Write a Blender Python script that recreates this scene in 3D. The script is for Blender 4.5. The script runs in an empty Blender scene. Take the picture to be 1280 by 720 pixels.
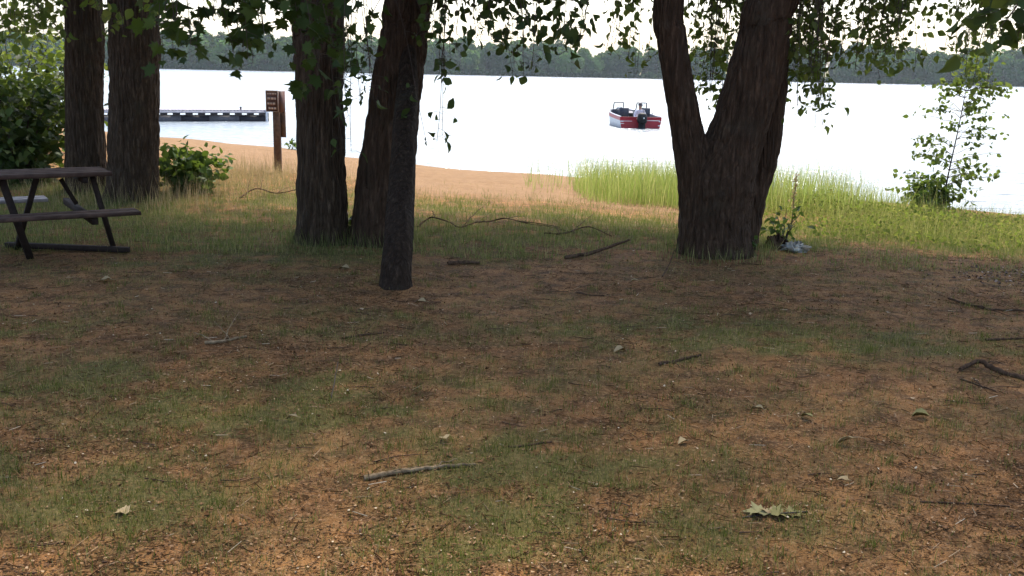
import bpy, math, random
import numpy as np
from mathutils import Vector, Matrix

random.seed(7)
RNG = np.random.default_rng(7)
R = math.radians
sc = bpy.context.scene
COL = sc.collection

# ------------------------------------------------------------------ camera
F = 1244.0                      # focal length in pixels of a 1280 px wide frame
CAM = np.array([0.0, 0.0, 1.70])
PITCH, ROLL = R(12.29), R(1.2)
WATER_Z = -0.70
cam_d = bpy.data.cameras.new('camera')
cam_o = bpy.data.objects.new('camera', cam_d)
COL.objects.link(cam_o)
cam_m = Matrix.Translation(Vector(CAM)) @ Matrix.Rotation(R(90) - PITCH, 4, 'X') @ Matrix.Rotation(ROLL, 4, 'Z')
cam_o.matrix_world = cam_m
cam_d.sensor_width = 36.0
cam_d.lens = F / 1280 * 36
cam_d.clip_start = 0.05
cam_d.clip_end = 6000
sc.camera = cam_o
CR = np.array(cam_m.to_3x3())

def ray(px, py):
    return CR @ np.array([(px - 640) / F, -(py - 360) / F, -1.0])

def at_z(px, py, z):
    d = ray(px, py)
    return CAM + d * ((z - CAM[2]) / d[2])

def at_d(px, py, dist):
    d = ray(px, py)
    return CAM + d * (dist / d[1])

# ------------------------------------------------------------------ noise
def _h(ix, iy, s):
    n = (ix * 374761393 + iy * 668265263 + s * 362437) & 0xFFFFFFFF
    n = ((n ^ (n >> 13)) * 1274126177) & 0xFFFFFFFF
    return ((n ^ (n >> 16)) & 0xFFFF) / 65535.0

def vnoise(x, y, s=0):
    x = np.asarray(x, float); y = np.asarray(y, float)
    xi = np.floor(x).astype(np.int64); yi = np.floor(y).astype(np.int64)
    fx = x - xi; fy = y - yi
    fx = fx * fx * (3 - 2 * fx); fy = fy * fy * (3 - 2 * fy)
    a = _h(xi, yi, s); b = _h(xi + 1, yi, s); c = _h(xi, yi + 1, s); d = _h(xi + 1, yi + 1, s)
    return (a * (1 - fx) + b * fx) * (1 - fy) + (c * (1 - fx) + d * fx) * fy

def fbm(x, y, s=0, o=4):
    r = 0; a = .5; t = 0
    for k in range(o):
        r = r + a * vnoise(x * 2 ** k, y * 2 ** k, s + k); t += a; a *= .5
    return r / t

# ------------------------------------------------------------------ terrain
def shore_y(x):
    x = np.asarray(x, float)
    xl = np.clip(x, -40, 40)
    return 24.0 - np.where(xl < 0, .82, .55) * xl + .35 * np.sin(x * .55) + .2 * np.sin(x * 1.7 + 1)

def far_y(x):
    return 500 + 22 * np.sin(np.asarray(x) * .006 + .6) + 8 * np.sin(np.asarray(x) * .021)

def height(x, y, fine=True):
    x = np.asarray(x, float); y = np.asarray(y, float)
    s = shore_y(x)
    t = np.clip((y - (s - 13)) / 13, 0, 1)
    z = -.7 * (t ** 1.15)
    z = z - np.clip((y - s) * .13, 0, 3.0)
    fy = far_y(x)
    z = np.where(y > fy - 40, np.maximum(z, -3.7 + (y - fy + 40) * .0745), z)
    z = np.where(y > fy, -.72 + np.clip((y - fy) * .12, 0, 1.6) + np.clip((y - fy - 40) * .03, 0, 9), z)
    if fine:
        near = np.clip((s - y) / 3, 0, 1)
        z = z + near * (.07 * (fbm(x * .45, y * .45, 3, 3) - .5) + .022 * (fbm(x * 3.1, y * 3.1, 9, 3) - .5)
                        + .012 * (vnoise(x * 14, y * 14, 21) - .5)
                        + .07 * np.clip((y - s + 9) / 2, 0, 1) * (fbm(x * 2.2, y * 2.2, 27, 2) - .5))
    return z

def on_ground(px, py):
    z = 0.0
    for _ in range(12):
        p = at_z(px, py, z)
        z = float(height(p[0], p[1]))
    p = at_z(px, py, z)
    return p

def sand_mask(x, y):
    s = shore_y(x)
    w = np.where(x < 2.2, 9.3, np.maximum(9.3 - (x - 2.2) * 2.4, -.5))
    w = w + np.where(x < -3, (x + 3) * -.12, 0)
    edge = s - w
    return np.clip((y - edge + 2.6 * (fbm(x * .6, y * .6, 31) - .5) + 1.6 * (fbm(x * 2.7, y * 2.7, 33) - .5)) / 1.4 + .5, 0, 1) * np.where(y < far_y(x), 1, 0)

BLOBS = [(-1.9, 4.5, 1.7, 1.0, .75), (-.75, 3.7, 1.0, .55, .55), (1.3, 6.5, 1.5, .45, .6), (2.3, 6.3, 1.1, .4, .5),
         (-4.2, 9.3, 3.2, 1.0, .75), (.4, 10.9, 3.0, 1.3, .95), (-3.6, 11.8, 3.4, 1.8, .8), (4.6, 11.4, 3.4, 1.1, 1.0),
         (-1.0, 5.2, .9, .35, .45), (.35, 4.3, .5, .4, .35), (7, 12.2, 3, 1.4, 1.0), (-9, 12, 4, 3, .8), (.9, 3.5, .5, .4, .3),
         (-2.6, 6.4, 1.2, .5, .35), (-2.9, 5.2, 1.2, .6, .6), (-2.2, 4.2, 1.2, .5, .5), (-4.1, 8.9, .8, .35, -.8), (-1.6, 9.7, .9, .4, -.9), (1.9, 9.3, .9, .3, -.6)]

def grass_mask(x, y):
    g = np.full(np.shape(x), .17)
    for bx, by, rx, ry, w in BLOBS:
        g = g + w * np.exp(-((x - bx) / rx) ** 2 - ((y - by) / ry) ** 2)
    g = np.maximum(g, .02)
    n = fbm(x * 1.3, y * 1.9, 41, 4); n2 = fbm(x * 5, y * 6, 45, 3)
    g = g * (.30 + 1.35 * np.clip((n - .28) * 1.8, 0, 1)) * (.25 + 1.5 * np.clip((n2 - .3) * 2.6, 0, 1))
    g = g * (1 - .93 * sand_mask(x, y))
    return np.clip(g, 0, 1)

# ------------------------------------------------------------------ mesh builder
class MB:
    def __init__(self):
        self.V = []; self.L = []; self.S = []; self.M = []; self.n = 0
    def add(self, V, faces, mat=0):
        V = np.asarray(V, float).reshape(-1, 3)
        for f in faces:
            self.L.append(np.asarray(f, np.int64) + self.n)
        self.S.append(np.array([len(f) for f in faces], np.int64))
        self.M.append(np.full(len(faces), mat, np.int64))
        self.V.append(V); self.n += len(V)
    def add_flat(self, V, loops, sizes, mat=0):
        self.V.append(V); self.L.append(loops + self.n); self.S.append(sizes)
        self.M.append(np.full(len(sizes), mat, np.int64)); self.n += len(V)
    def inst(self, tmpl, rot, loc, mat=0):
        """copies of a template: rot (N,3,3) (scale included), loc (N,3)"""
        tv, tf = tmpl
        tv = np.asarray(tv, float)
        N = len(loc)
        if N == 0: return
        V = np.einsum('nij,kj->nki', rot, tv) + np.asarray(loc)[:, None, :]
        fl = np.concatenate([np.asarray(f) for f in tf])
        sz = np.array([len(f) for f in tf])
        L = (fl[None, :] + (np.arange(N) * len(tv))[:, None]).reshape(-1)
        self.add_flat(V.reshape(-1, 3), L, np.tile(sz, N), mat)
    def box(self, c, s, rot=None, mat=0):
        c = np.asarray(c, float); h = np.asarray(s, float) / 2
        V = np.array([[x, y, z] for x in (-1, 1) for y in (-1, 1) for z in (-1, 1)]) * h
        if rot is not None: V = V @ np.asarray(rot).T
        self.add(V + c, [(0, 1, 3, 2), (4, 6, 7, 5), (0, 4, 5, 1), (2, 3, 7, 6), (0, 2, 6, 4), (1, 5, 7, 3)], mat)
    def beam(self, a, b, w, h, up=(0, 0, 1), mat=0):
        a = np.asarray(a, float); b = np.asarray(b, float)
        d = b - a; l = np.linalg.norm(d); d = d / l
        s = np.cross(d, up); s = s / np.linalg.norm(s); u = np.cross(s, d)
        self.box((a + b) / 2, (l, w, h), np.stack([d, s, u], 1), mat)
    def tube(self, P, rad, k=8, mat=0, disp=None, cap=True):
        P = np.asarray(P, float); n = len(P)
        rad = np.broadcast_to(np.asarray(rad, float), (n,))
        T = np.gradient(P, axis=0); T /= np.linalg.norm(T, axis=1)[:, None] + 1e-12
        ref = np.array([1., 0, 0]) if abs(T[0][0]) < .8 else np.array([0, 1., 0])
        V = np.zeros((n, k, 3)); th = np.arange(k) * 2 * math.pi / k
        for i in range(n):
            a = ref - T[i] * (ref @ T[i]); a /= np.linalg.norm(a); b = np.cross(T[i], a); ref = a
            r = rad[i] * (np.ones(k) if disp is None else disp[i])
            V[i] = P[i] + np.outer(r * np.cos(th), a) + np.outer(r * np.sin(th), b)
        idx = np.arange(n * k).reshape(n, k)
        q = np.stack([idx[:-1], np.roll(idx, -1, 1)[:-1], np.roll(idx, -1, 1)[1:], idx[1:]], -1).reshape(-1, 4)
        self.add_flat(V.reshape(-1, 3), q.reshape(-1), np.full(len(q), 4), mat)
        if cap:
            self.add(V[0], [tuple(range(k))[::-1]], mat); self.add(V[-1], [tuple(range(k))], mat)
    def build(self, name, mats, parent=None, smooth=False, loc=None):
        V = np.concatenate(self.V); L = np.concatenate(self.L); S = np.concatenate(self.S); M = np.concatenate(self.M)
        if loc is not None: V = V - np.asarray(loc)
        me = bpy.data.meshes.new(name)
        me.vertices.add(len(V)); me.vertices.foreach_set('co', V.astype(np.float32).ravel())
        me.loops.add(len(L)); me.loops.foreach_set('vertex_index', L.astype(np.int32))
        me.polygons.add(len(S))
        st = np.concatenate([[0], np.cumsum(S)[:-1]])
        me.polygons.foreach_set('loop_start', st.astype(np.int32))
        try: me.polygons.foreach_set('loop_total', S.astype(np.int32))
        except Exception: pass
        if not isinstance(mats, (list, tuple)): mats = [mats]
        for m in mats: me.materials.append(m)
        me.polygons.foreach_set('material_index', M.astype(np.int32))
        if smooth: me.polygons.foreach_set('use_smooth', np.ones(len(S), bool))
        me.update(calc_edges=True); me.validate()
        o = bpy.data.objects.new(name, me)
        COL.objects.link(o)
        if loc is not None: o.location = Vector(loc)
        if parent is not None:
            o.parent = parent
            if loc is None and parent.type == 'EMPTY' or loc is None:
                pass
        return o

def tag(o, label=None, cat=None, group=None, kind=None):
    if label: o['label'] = label
    if cat: o['category'] = cat
    if group: o['group'] = group
    if kind: o['kind'] = kind
    return o

def empty(name, loc, label, cat, group=None, rz=0.0):
    o = bpy.data.objects.new(name, None)
    COL.objects.link(o)
    o.location = Vector(loc); o.rotation_euler = (0, 0, rz); o.empty_display_size = .2
    return tag(o, label, cat, group)

# ------------------------------------------------------------------ materials
def mat_new(name):
    m = bpy.data.materials.new(name); m.use_nodes = True
    nt = m.node_tree
    for n in list(nt.nodes): nt.nodes.remove(n)
    out = nt.nodes.new('ShaderNodeOutputMaterial')
    return m, nt, out

def nd(nt, t, **kw):
    n = nt.nodes.new(t)
    for k, v in kw.items():
        if k in ('inputs',):
            for a, b in v.items(): n.inputs[a].default_value = b
        else: setattr(n, k, v)
    return n

def ramp(nt, fac, stops, interp='LINEAR'):
    r = nt.nodes.new('ShaderNodeValToRGB')
    r.color_ramp.interpolation = interp
    el = r.color_ramp.elements
    while len(el) < len(stops): el.new(.5)
    for e, (p, c) in zip(el, stops):
        e.position = p; e.color = (*c, 1)
    nt.links.new(fac, r.inputs[0])
    return r.outputs[0]

def pbr(nt, rough=.7, spec=.3, metal=0.0):
    b = nt.nodes.new('ShaderNodeBsdfPrincipled')
    b.inputs['Roughness'].default_value = rough
    b.inputs['Specular IOR Level'].default_value = spec
    b.inputs['Metallic'].default_value = metal
    return b

def noise(nt, vec, scale, detail=4, rough=.55, dist=0.0):
    n = nt.nodes.new('ShaderNodeTexNoise')
    n.inputs['Scale'].default_value = scale; n.inputs['Detail'].default_value = detail
    n.inputs['Roughness'].default_value = rough; n.inputs['Distortion'].default_value = dist
    if vec is not None: nt.links.new(vec, n.inputs['Vector'])
    return n.outputs['Fac']

def mix(nt, fac, a, b, blend='MIX'):
    n = nt.nodes.new('ShaderNodeMix'); n.data_type = 'RGBA'; n.blend_type = blend
    for sock, v in ((n.inputs[0], fac), (n.inputs[6], a), (n.inputs[7], b)):
        if hasattr(v, 'links'): nt.links.new(v, sock)
        elif isinstance(v, (int, float)): sock.default_value = v
        else: sock.default_value = (*v, 1)
    return n.outputs[2]

def bump(nt, h, strength, dist, bsdf):
    b = nt.nodes.new('ShaderNodeBump')
    b.inputs['Strength'].default_value = strength; b.inputs['Distance'].default_value = dist
    nt.links.new(h, b.inputs['Height']); nt.links.new(b.outputs[0], bsdf.inputs['Normal'])

def simple(name, col, rough=.6, spec=.3, metal=0.0, var=.25, scale=14, bmp=0.0):
    m, nt, out = mat_new(name)
    tc = nd(nt, 'ShaderNodeTexCoord'); f = noise(nt, tc.outputs['Object'], scale, 5)
    lo = tuple(c * (1 - var) for c in col); hi = tuple(min(1, c * (1 + var)) for c in col)
    b = pbr(nt, rough, spec, metal)
    nt.links.new(ramp(nt, f, [(.3, lo), (.7, hi)]), b.inputs['Base Color'])
    if bmp: bump(nt, f, bmp, .01, b)
    nt.links.new(b.outputs[0], out.inputs[0])
    return m

def leaf_mat(name, stops, trans=.4, rough=.55, tcol=None, spec=.12):
    m, nt, out = mat_new(name)
    g = nd(nt, 'ShaderNodeNewGeometry')
    c = ramp(nt, g.outputs['Random Per Island'], stops)
    b = pbr(nt, rough, spec)
    nt.links.new(c, b.inputs['Base Color'])
    t = nd(nt, 'ShaderNodeBsdfTranslucent')
    tc = mix(nt, .55, c, tcol or (.16, .22, .02))
    nt.links.new(tc, t.inputs[0])
    mx = nd(nt, 'ShaderNodeMixShader'); mx.inputs[0].default_value = trans
    nt.links.new(b.outputs[0], mx.inputs[1]); nt.links.new(t.outputs[0], mx.inputs[2])
    nt.links.new(mx.outputs[0], out.inputs[0])
    return m

def bark_mat(name, c1, c2, c3, scale=1.0):
    m, nt, out = mat_new(name)
    tc = nd(nt, 'ShaderNodeTexCoord')
    mp = nd(nt, 'ShaderNodeMapping'); mp.inputs['Scale'].default_value = (1, 1, .12)
    nt.links.new(tc.outputs['Object'], mp.inputs[0])
    v = nd(nt, 'ShaderNodeTexVoronoi', feature='DISTANCE_TO_EDGE'); v.inputs['Scale'].default_value = 21 * scale
    nw = nd(nt, 'ShaderNodeTexNoise'); nw.inputs['Scale'].default_value = 9; nt.links.new(mp.outputs[0], nw.inputs['Vector'])
    wv = nd(nt, 'ShaderNodeMix', data_type='VECTOR'); wv.inputs[0].default_value = .10
    nt.links.new(mp.outputs[0], wv.inputs[4]); nt.links.new(nw.outputs['Color'], wv.inputs[5]); nt.links.new(wv.outputs[1], v.inputs['Vector'])
    n1 = noise(nt, mp.outputs[0], 34 * scale, 6, .7)
    n2 = noise(nt, tc.outputs['Object'], 3.0, 4)
    base = ramp(nt, n1, [(.3, c1), (.55, c2), (.75, c3)])
    lich = mix(nt, ramp(nt, n2, [(.55, (0, 0, 0)), (.75, (.2, .2, .2))]), base, (.09, .095, .065))
    b = pbr(nt, .9, .12)
    nt.links.new(lich, b.inputs['Base Color'])
    hh = nd(nt, 'ShaderNodeMath', operation='MULTIPLY_ADD'); hh.inputs[1].default_value = 2.2
    cl = nd(nt, 'ShaderNodeMath', operation='MINIMUM'); cl.inputs[1].default_value = .3
    nt.links.new(v.outputs['Distance'], cl.inputs[0])
    nt.links.new(cl.outputs[0], hh.inputs[0]); nt.links.new(n1, hh.inputs[2])
    bump(nt, hh.outputs[0], 1.0, .05, b)
    nt.links.new(b.outputs[0], out.inputs[0])
    return m

BARK = bark_mat('bark_grey_brown', (.027, .016, .009), (.066, .043, .026), (.17, .115, .074))
BARK_RED = bark_mat('bark_red_brown', (.027, .015, .008), (.070, .041, .024), (.165, .10, .062), .9)
TWIG = simple('twig_bark', (.07, .052, .04), .85, .15, scale=40)
DEADWOOD = simple('dead_wood', (.078, .047, .029), .95, .03, var=.6, scale=30, bmp=.5)
PALEWOOD = simple('pale_dead_wood', (.20, .14, .08), .95, .03, var=.6, scale=30, bmp=.5)

LEAF_MAPLE = leaf_mat('maple_leaf', [(0, (.016, .032, .009)), (.5, (.03, .055, .013)), (1, (.055, .085, .02))], .26)
LEAF_OVATE = leaf_mat('ovate_leaf', [(0, (.02, .036, .011)), (.5, (.038, .062, .017)), (1, (.075, .10, .028))], .24)
LEAF_SMALL = leaf_mat('small_leaf', [(0, (.035, .055, .016)), (.5, (.075, .105, .027)), (1, (.15, .165, .05))], .48)
LEAF_LIT = leaf_mat('yellow_green_leaf', [(0, (.06, .09, .02)), (.5, (.11, .15, .03)), (1, (.20, .21, .05))], .45)
LEAF_SHRUB = leaf_mat('shrub_leaf', [(0, (.03, .06, .014)), (.5, (.06, .11, .022)), (1, (.12, .17, .04))], .4)
LEAF_DARK = leaf_mat('dark_shrub_leaf', [(0, (.014, .028, .009)), (.6, (.027, .048, .013)), (1, (.06, .09, .026))], .25)
LEAF_SAP = leaf_mat('sapling_leaf', [(0, (.05, .085, .02)), (.6, (.09, .13, .032)), (1, (.16, .19, .06))], .45)
LEAF_SHRUB2 = leaf_mat('bush_leaf', [(0, (.012, .026, .007)), (.6, (.026, .048, .012)), (.92, (.055, .09, .022)), (1, (.12, .16, .04))], .28)
LEAF_WEED = leaf_mat('weed_leaf', [(0, (.075, .10, .025)), (.5, (.13, .16, .035)), (.8, (.22, .22, .06)), (1, (.36, .28, .11))], .45, .85, None, .03)
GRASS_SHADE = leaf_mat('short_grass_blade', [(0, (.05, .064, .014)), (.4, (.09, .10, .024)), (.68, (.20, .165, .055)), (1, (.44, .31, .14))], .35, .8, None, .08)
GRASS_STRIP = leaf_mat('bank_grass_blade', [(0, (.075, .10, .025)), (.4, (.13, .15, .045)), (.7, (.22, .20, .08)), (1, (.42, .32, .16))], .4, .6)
GRASS_TALL = leaf_mat('tall_grass_blade', [(0, (.08, .10, .025)), (.45, (.15, .17, .045)), (.75, (.26, .24, .08)), (1, (.44, .34, .17))], .45, .85, (.28, .30, .07), .03)
REED = leaf_mat('reed_blade', [(0, (.13, .19, .035)), (.45, (.22, .27, .06)), (.72, (.33, .33, .11)), (1, (.50, .39, .20))], .45, .8, (.32, .40, .08), .04)
DRY = leaf_mat('dry_grass_blade', [(0, (.20, .16, .07)), (.5, (.36, .27, .14)), (.85, (.46, .35, .20)), (1, (.14, .15, .05))], .35, .7, (.4, .3, .12))
LITTER = leaf_mat('leaf_litter', [(0, (.045, .025, .011)), (.45, (.10, .05, .02)), (.75, (.17, .09, .045)), (.94, (.28, .16, .08)), (.985, (.38, .26, .15)), (1, (.55, .46, .32))], .08, .95, (.2, .1, .04), .02)
CHIPS = leaf_mat('grey_chips', [(0, (.05, .032, .026)), (.5, (.11, .075, .06)), (.85, (.22, .16, .125)), (1, (.42, .33, .25))], .0, 1.0, None, .0)
FALLEN = leaf_mat('fallen_leaf', [(0, (.24, .15, .07)), (.5, (.34, .25, .13)), (1, (.42, .34, .20))], .15, .9, (.4, .3, .12), .03)
FALLEN_PALE = leaf_mat('fallen_pale_leaf', [(0, (.24, .21, .085)), (1, (.33, .29, .14))], .15, .8, (.3, .3, .08), .05)
FALLEN_GREEN = leaf_mat('fallen_green_leaf', [(0, (.09, .085, .022)), (.5, (.19, .165, .055)), (1, (.30, .26, .11))], .15, .6, (.3, .3, .08))
FARLEAF = leaf_mat('far_foliage', [(0, (.012, .027, .010)), (.4, (.022, .048, .014)), (.8, (.048, .085, .022)), (1, (.08, .115, .03))], .2)

def ground_mat():
    m, nt, out = mat_new('ground_soil')
    tc = nd(nt, 'ShaderNodeTexCoord'); P = tc.outputs['Object']
    a_s = nd(nt, 'ShaderNodeAttribute', attribute_name='sand'); a_g = nd(nt, 'ShaderNodeAttribute', attribute_name='grass')
    n_big = noise(nt, P, .9, 5, .6); n_mid = noise(nt, P, 5.5, 6, .65); n_fin = noise(nt, P, 38, 6, .7); n_vf = noise(nt, P, 150, 4, .7)
    soil = ramp(nt, n_big, [(.32, (.165, .074, .026)), (.5, (.27, .122, .042)), (.68, (.37, .18, .068))])
    soil = mix(nt, ramp(nt, n_mid, [(.38, (1, 1, 1)), (.6, (0, 0, 0))]), soil, (.09, .043, .018))
    soil = mix(nt, ramp(nt, n_fin, [(.50, (0, 0, 0)), (.66, (.8, .8, .8))]), soil, (.36, .20, .095))
    soil = mix(nt, ramp(nt, n_vf, [(.34, (1, 1, 1)), (.49, (0, 0, 0))]), soil, (.045, .026, .013))
    green = ramp(nt, n_fin, [(.3, (.045, .046, .013)), (.5, (.095, .088, .026)), (.7, (.18, .14, .052))])
    gf = nd(nt, 'ShaderNodeMath', operation='MULTIPLY'); gf.use_clamp = True
    nt.links.new(a_g.outputs['Fac'], gf.inputs[0]); gf.inputs[1].default_value = .85
    soil = mix(nt, gf.outputs[0], soil, green)
    sand = ramp(nt, n_mid, [(.3, (.170, .100, .047)), (.55, (.21, .127, .062)), (.75, (.255, .162, .086))])
    sand = mix(nt, ramp(nt, n_fin, [(.42, (.35, .35, .35)), (.6, (0, 0, 0))]), sand, (.19, .105, .058))
    col = mix(nt, a_s.outputs['Fac'], soil, sand)
    b = pbr(nt, .95, .1)
    nt.links.new(col, b.inputs['Base Color'])
    ad = nd(nt, 'ShaderNodeMath', operation='MULTIPLY_ADD'); ad.inputs[1].default_value = .35
    nt.links.new(n_vf, ad.inputs[0]); nt.links.new(n_fin, ad.inputs[2])
    bump(nt, ad.outputs[0], .7, .025, b)
    nt.links.new(b.outputs[0], out.inputs[0])
    return m
GROUND = ground_mat()

def water_mat():
    m, nt, out = mat_new('lake_water')
    tc = nd(nt, 'ShaderNodeTexCoord')
    mp = nd(nt, 'ShaderNodeMapping'); mp.inputs['Scale'].default_value = (.7, 1.5, 1)
    nt.links.new(tc.outputs['Object'], mp.inputs[0])
    n1 = noise(nt, mp.outputs[0], 1.1, 3, .5, .3); n2 = noise(nt, mp.outputs[0], 5.0, 2, .5)
    ad = nd(nt, 'ShaderNodeMath', operation='MULTIPLY_ADD'); ad.inputs[1].default_value = .22
    nt.links.new(n2, ad.inputs[0]); nt.links.new(n1, ad.inputs[2])
    b = pbr(nt, .22, .5); b.inputs['IOR'].default_value = 1.333
    b.inputs['Base Color'].default_value = (.17, .20, .22, 1)
    bump(nt, ad.outputs[0], 1.0, .35, b)
    nt.links.new(b.outputs[0], out.inputs[0])
    return m
WATER = water_mat()

# ------------------------------------------------------------------ ground sheets
def axis(parts):
    a = []
    for lo, hi, st in parts: a += list(np.arange(lo, hi, st))
    return np.array(a + [parts[-1][1]])
xs = axis([(-2500, -640, 220), (-640, -60, 12), (-60, -16, 2.2), (-16, -7, .25), (-7, 7, .055), (7, 16, .25), (16, 60, 2.2), (60, 640, 12), (640, 2500, 220)])
ys = axis([(-300, -40, 40), (-40, 0, 2), (0, 2.5, .25), (2.5, 7, .045), (7, 14, .07), (14, 36, .16), (36, 60, 1.5), (60, 440, 20), (440, 640, 5), (640, 1000, 40), (1000, 3000, 400)])
GX, GY = np.meshgrid(xs, ys)
GZ = height(GX, GY)
SM = sand_mask(GX, GY); GM = grass_mask(GX, GY)
SM = np.where(GY > far_y(GX) - 2, 0.0, SM)
GM = np.where(GY > far_y(GX) - 2, 1.45, GM)
nx, ny = len(xs), len(ys)
idx = np.arange(nx * ny).reshape(ny, nx)
quads = np.stack([idx[:-1, :-1], idx[:-1, 1:], idx[1:, 1:], idx[1:, :-1]], -1).reshape(-1, 4)
allv = np.stack([GX, GY, GZ], -1).reshape(-1, 3)
fs = SM.reshape(-1)[quads].mean(1); fy = allv[quads][:, :, 1].mean(1); fx = np.abs(allv[quads][:, :, 0].mean(1))
is_beach = (fs > .5) & (fy < 60) & (fx < 60)
def sheet(name, q):
    u, inv = np.unique(q.reshape(-1), return_inverse=True)
    mb = MB(); mb.add_flat(allv[u], inv.reshape(-1), np.full(len(q), 4))
    o = mb.build(name, GROUND, smooth=True)
    for nm, arr in (('sand', SM), ('grass', GM)):
        at = o.data.attributes.new(nm, 'FLOAT', 'POINT'); at.data.foreach_set('value', arr.reshape(-1)[u].astype(np.float32))
    return tag(o, kind='structure')
sheet('ground', quads[~is_beach])
sheet('beach', quads[is_beach])

mb = MB()
wx = axis([(-2500, -100, 300), (-100, 100, 20), (100, 2500, 300)]); wy = axis([(5, 105, 10), (105, 705, 60)])
WX, WY = np.meshgrid(wx, wy); wi = np.arange(WX.size).reshape(WX.shape)
q = np.stack([wi[:-1, :-1], wi[:-1, 1:], wi[1:, 1:], wi[1:, :-1]], -1).reshape(-1, 4)
mb.add_flat(np.stack([WX, WY, np.full(WX.shape, WATER_Z)], -1).reshape(-1, 3), q.reshape(-1), np.full(len(q), 4))
tag(mb.build('lake_water', WATER), kind='structure')

# ------------------------------------------------------------------ leaf templates
def ovate(w=.36, fold=.10, droop=.14):
    V = [(0, 0, 0), (-w * .75, .22, fold), (-w, .45, fold), (-w * .55, .75, fold * .3), (0, 1, -droop), (w * .55, .75, fold * .3), (w, .45, fold), (w * .75, .22, fold), (0, .5, 0)]
    return V, [(0, 8, 2, 1), (8, 4, 3, 2), (0, 7, 6, 8), (8, 6, 5, 4)]
def lobed():
    o = [(.06, 0), (.30, -.06), (.24, .10), (.55, .22), (.42, .32), (.62, .62), (.36, .55), (.30, .66), (.17, .62), (0, 1.0)]
    out = o + [(-x, y) for x, y in o[:-1][::-1]]
    V = [(0, .38, -.03)] + [(x, y, .10 * abs(x) * 1.5 - .16 * max(0, y - .6)) for x, y in out]
    n = len(out)
    return V, [(0, 1 + i, 1 + (i + 1) % n) for i in range(n)]
OV = ovate(); OVB = ovate(.45, .12, .1); NARROW = ovate(.2, .05, .2); LOB = lobed()
SIMPLE = ([(0, 0, 0), (-.38, .5, .1), (0, 1, -.1), (.38, .5, .1)], [(0, 3, 2, 1)])

CURL = {id(OV): ovate(.28, .22, .4), id(OVB): ovate(.36, .25, .4), id(LOB): ([(x, y, z + .5 * abs(x) - .35 * y * y) for x, y, z in LOB[0]], LOB[1])}
def unit(v): return v / (np.linalg.norm(v, axis=-1, keepdims=True) + 1e-9)
def frames(ydir, size, rng, znear=None, jit=1.0):
    """rotation matrices whose y axis follows ydir and whose normal is random (or near znear)"""
    ydir = unit(ydir); N = len(ydir)
    z = rng.normal(size=(N, 3)) * jit
    if znear is not None: z = z * .6 + np.asarray(znear)
    z = z - ydir * np.sum(z * ydir, 1)[:, None]; z = unit(z)
    x = np.cross(ydir, z)
    return np.stack([x, ydir, z], -1) * np.asarray(size).reshape(-1, 1, 1)

# ------------------------------------------------------------------ trees
def smooth_path(pts, n):
    """Catmull-Rom through 3-D points"""
    P = np.asarray(pts, float); m = len(P)
    Q = np.concatenate([[2 * P[0] - P[1]], P, [2 * P[-1] - P[-2]]])
    out = []
    t = np.linspace(0, m - 1, n)
    for u in t:
        i = min(int(u), m - 2); f = u - i
        a, b, c, d = Q[i], Q[i + 1], Q[i + 2], Q[i + 3]
        out.append(.5 * (2 * b + (c - a) * f + (2 * a - 5 * b + 4 * c - d) * f * f + (3 * b - a - 3 * c + d) * f ** 3))
    return np.array(out)

def stem(mb, ctrl, seed, flare=.35, k=168, per_m=36, base=True):
    """a barky stem through (x, y, z, radius) control points"""
    C = np.asarray(ctrl, float)
    L = np.linalg.norm(np.diff(C[:, :3], axis=0), axis=1).sum()
    n = max(12, int(L * per_m))
    S = smooth_path(C, n); P, r = S[:, :3], np.maximum(S[:, 3], .01)
    h = np.linspace(0, L, n)
    th = np.arange(k) / k
    TH, H = np.meshgrid(th, h)
    rr = r[:, None]
    circ = 2 * math.pi * rr
    per = 9 + (seed % 3)
    # vertical furrows that wander and join, plus coarse lumps
    def pn(fx, fy, s):      # periodic in the angle: blend of two samples
        a = vnoise(TH * fx, H * fy, s); b = vnoise((TH - 1) * fx, H * fy, s)
        return a * (1 - TH) + b * TH
    w = .06 * (pn(6, 1.6, seed + 1) - .5) * 6
    sc_ = np.clip(r.max() / .3, .35, 1.3)
    wob = .55 * (fbm(H * 1.6, TH * 0 + seed, seed + 6, 3) - .5) / 10
    def pw(fx, fy, s_):
        T2 = TH + wob
        a = vnoise(T2 * fx, H * fy, s_); b = vnoise((T2 - 1) * fx, H * fy, s_)
        return np.where(TH < .5, a, b) if False else a * (1 - TH) + b * TH
    fur = np.clip(np.abs(pw(46 * sc_, 3.0, seed + 2) - .5) * 3.2, 0, 1)
    fur2 = np.clip(np.abs(pw(27 * sc_, 1.8, seed + 5) - .5) * 3.0, 0, 1)
    fine = pw(150 * sc_, 14, seed + 9) - .5
    lump = pn(5, 1.3, seed + 3) - .5; l2 = pn(13, 4.5, seed + 4) - .5
    d = 1 + (.060 * (fur - .6) + .045 * (fur2 - .6) + .035 * fine) * np.clip(.22 / rr, .3, 1) + .09 * lump + .05 * l2
    if base:
        fl = np.exp(-h / .22)[:, None]; fl2 = np.exp(-h / .5)[:, None]
        rootl = np.clip(pn(7, .3, seed + 8) * 2 - .55, 0, 1) ** 1.2
        fl3 = np.exp(-np.maximum(h - .05, 0) / .13)[:, None]
        d = d * (1 + flare * fl * .7 + flare * .35 * fl2 + .30 * rootl * fl3)
    mb.tube(P, r, k, 0, d)
    return P, r

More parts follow.
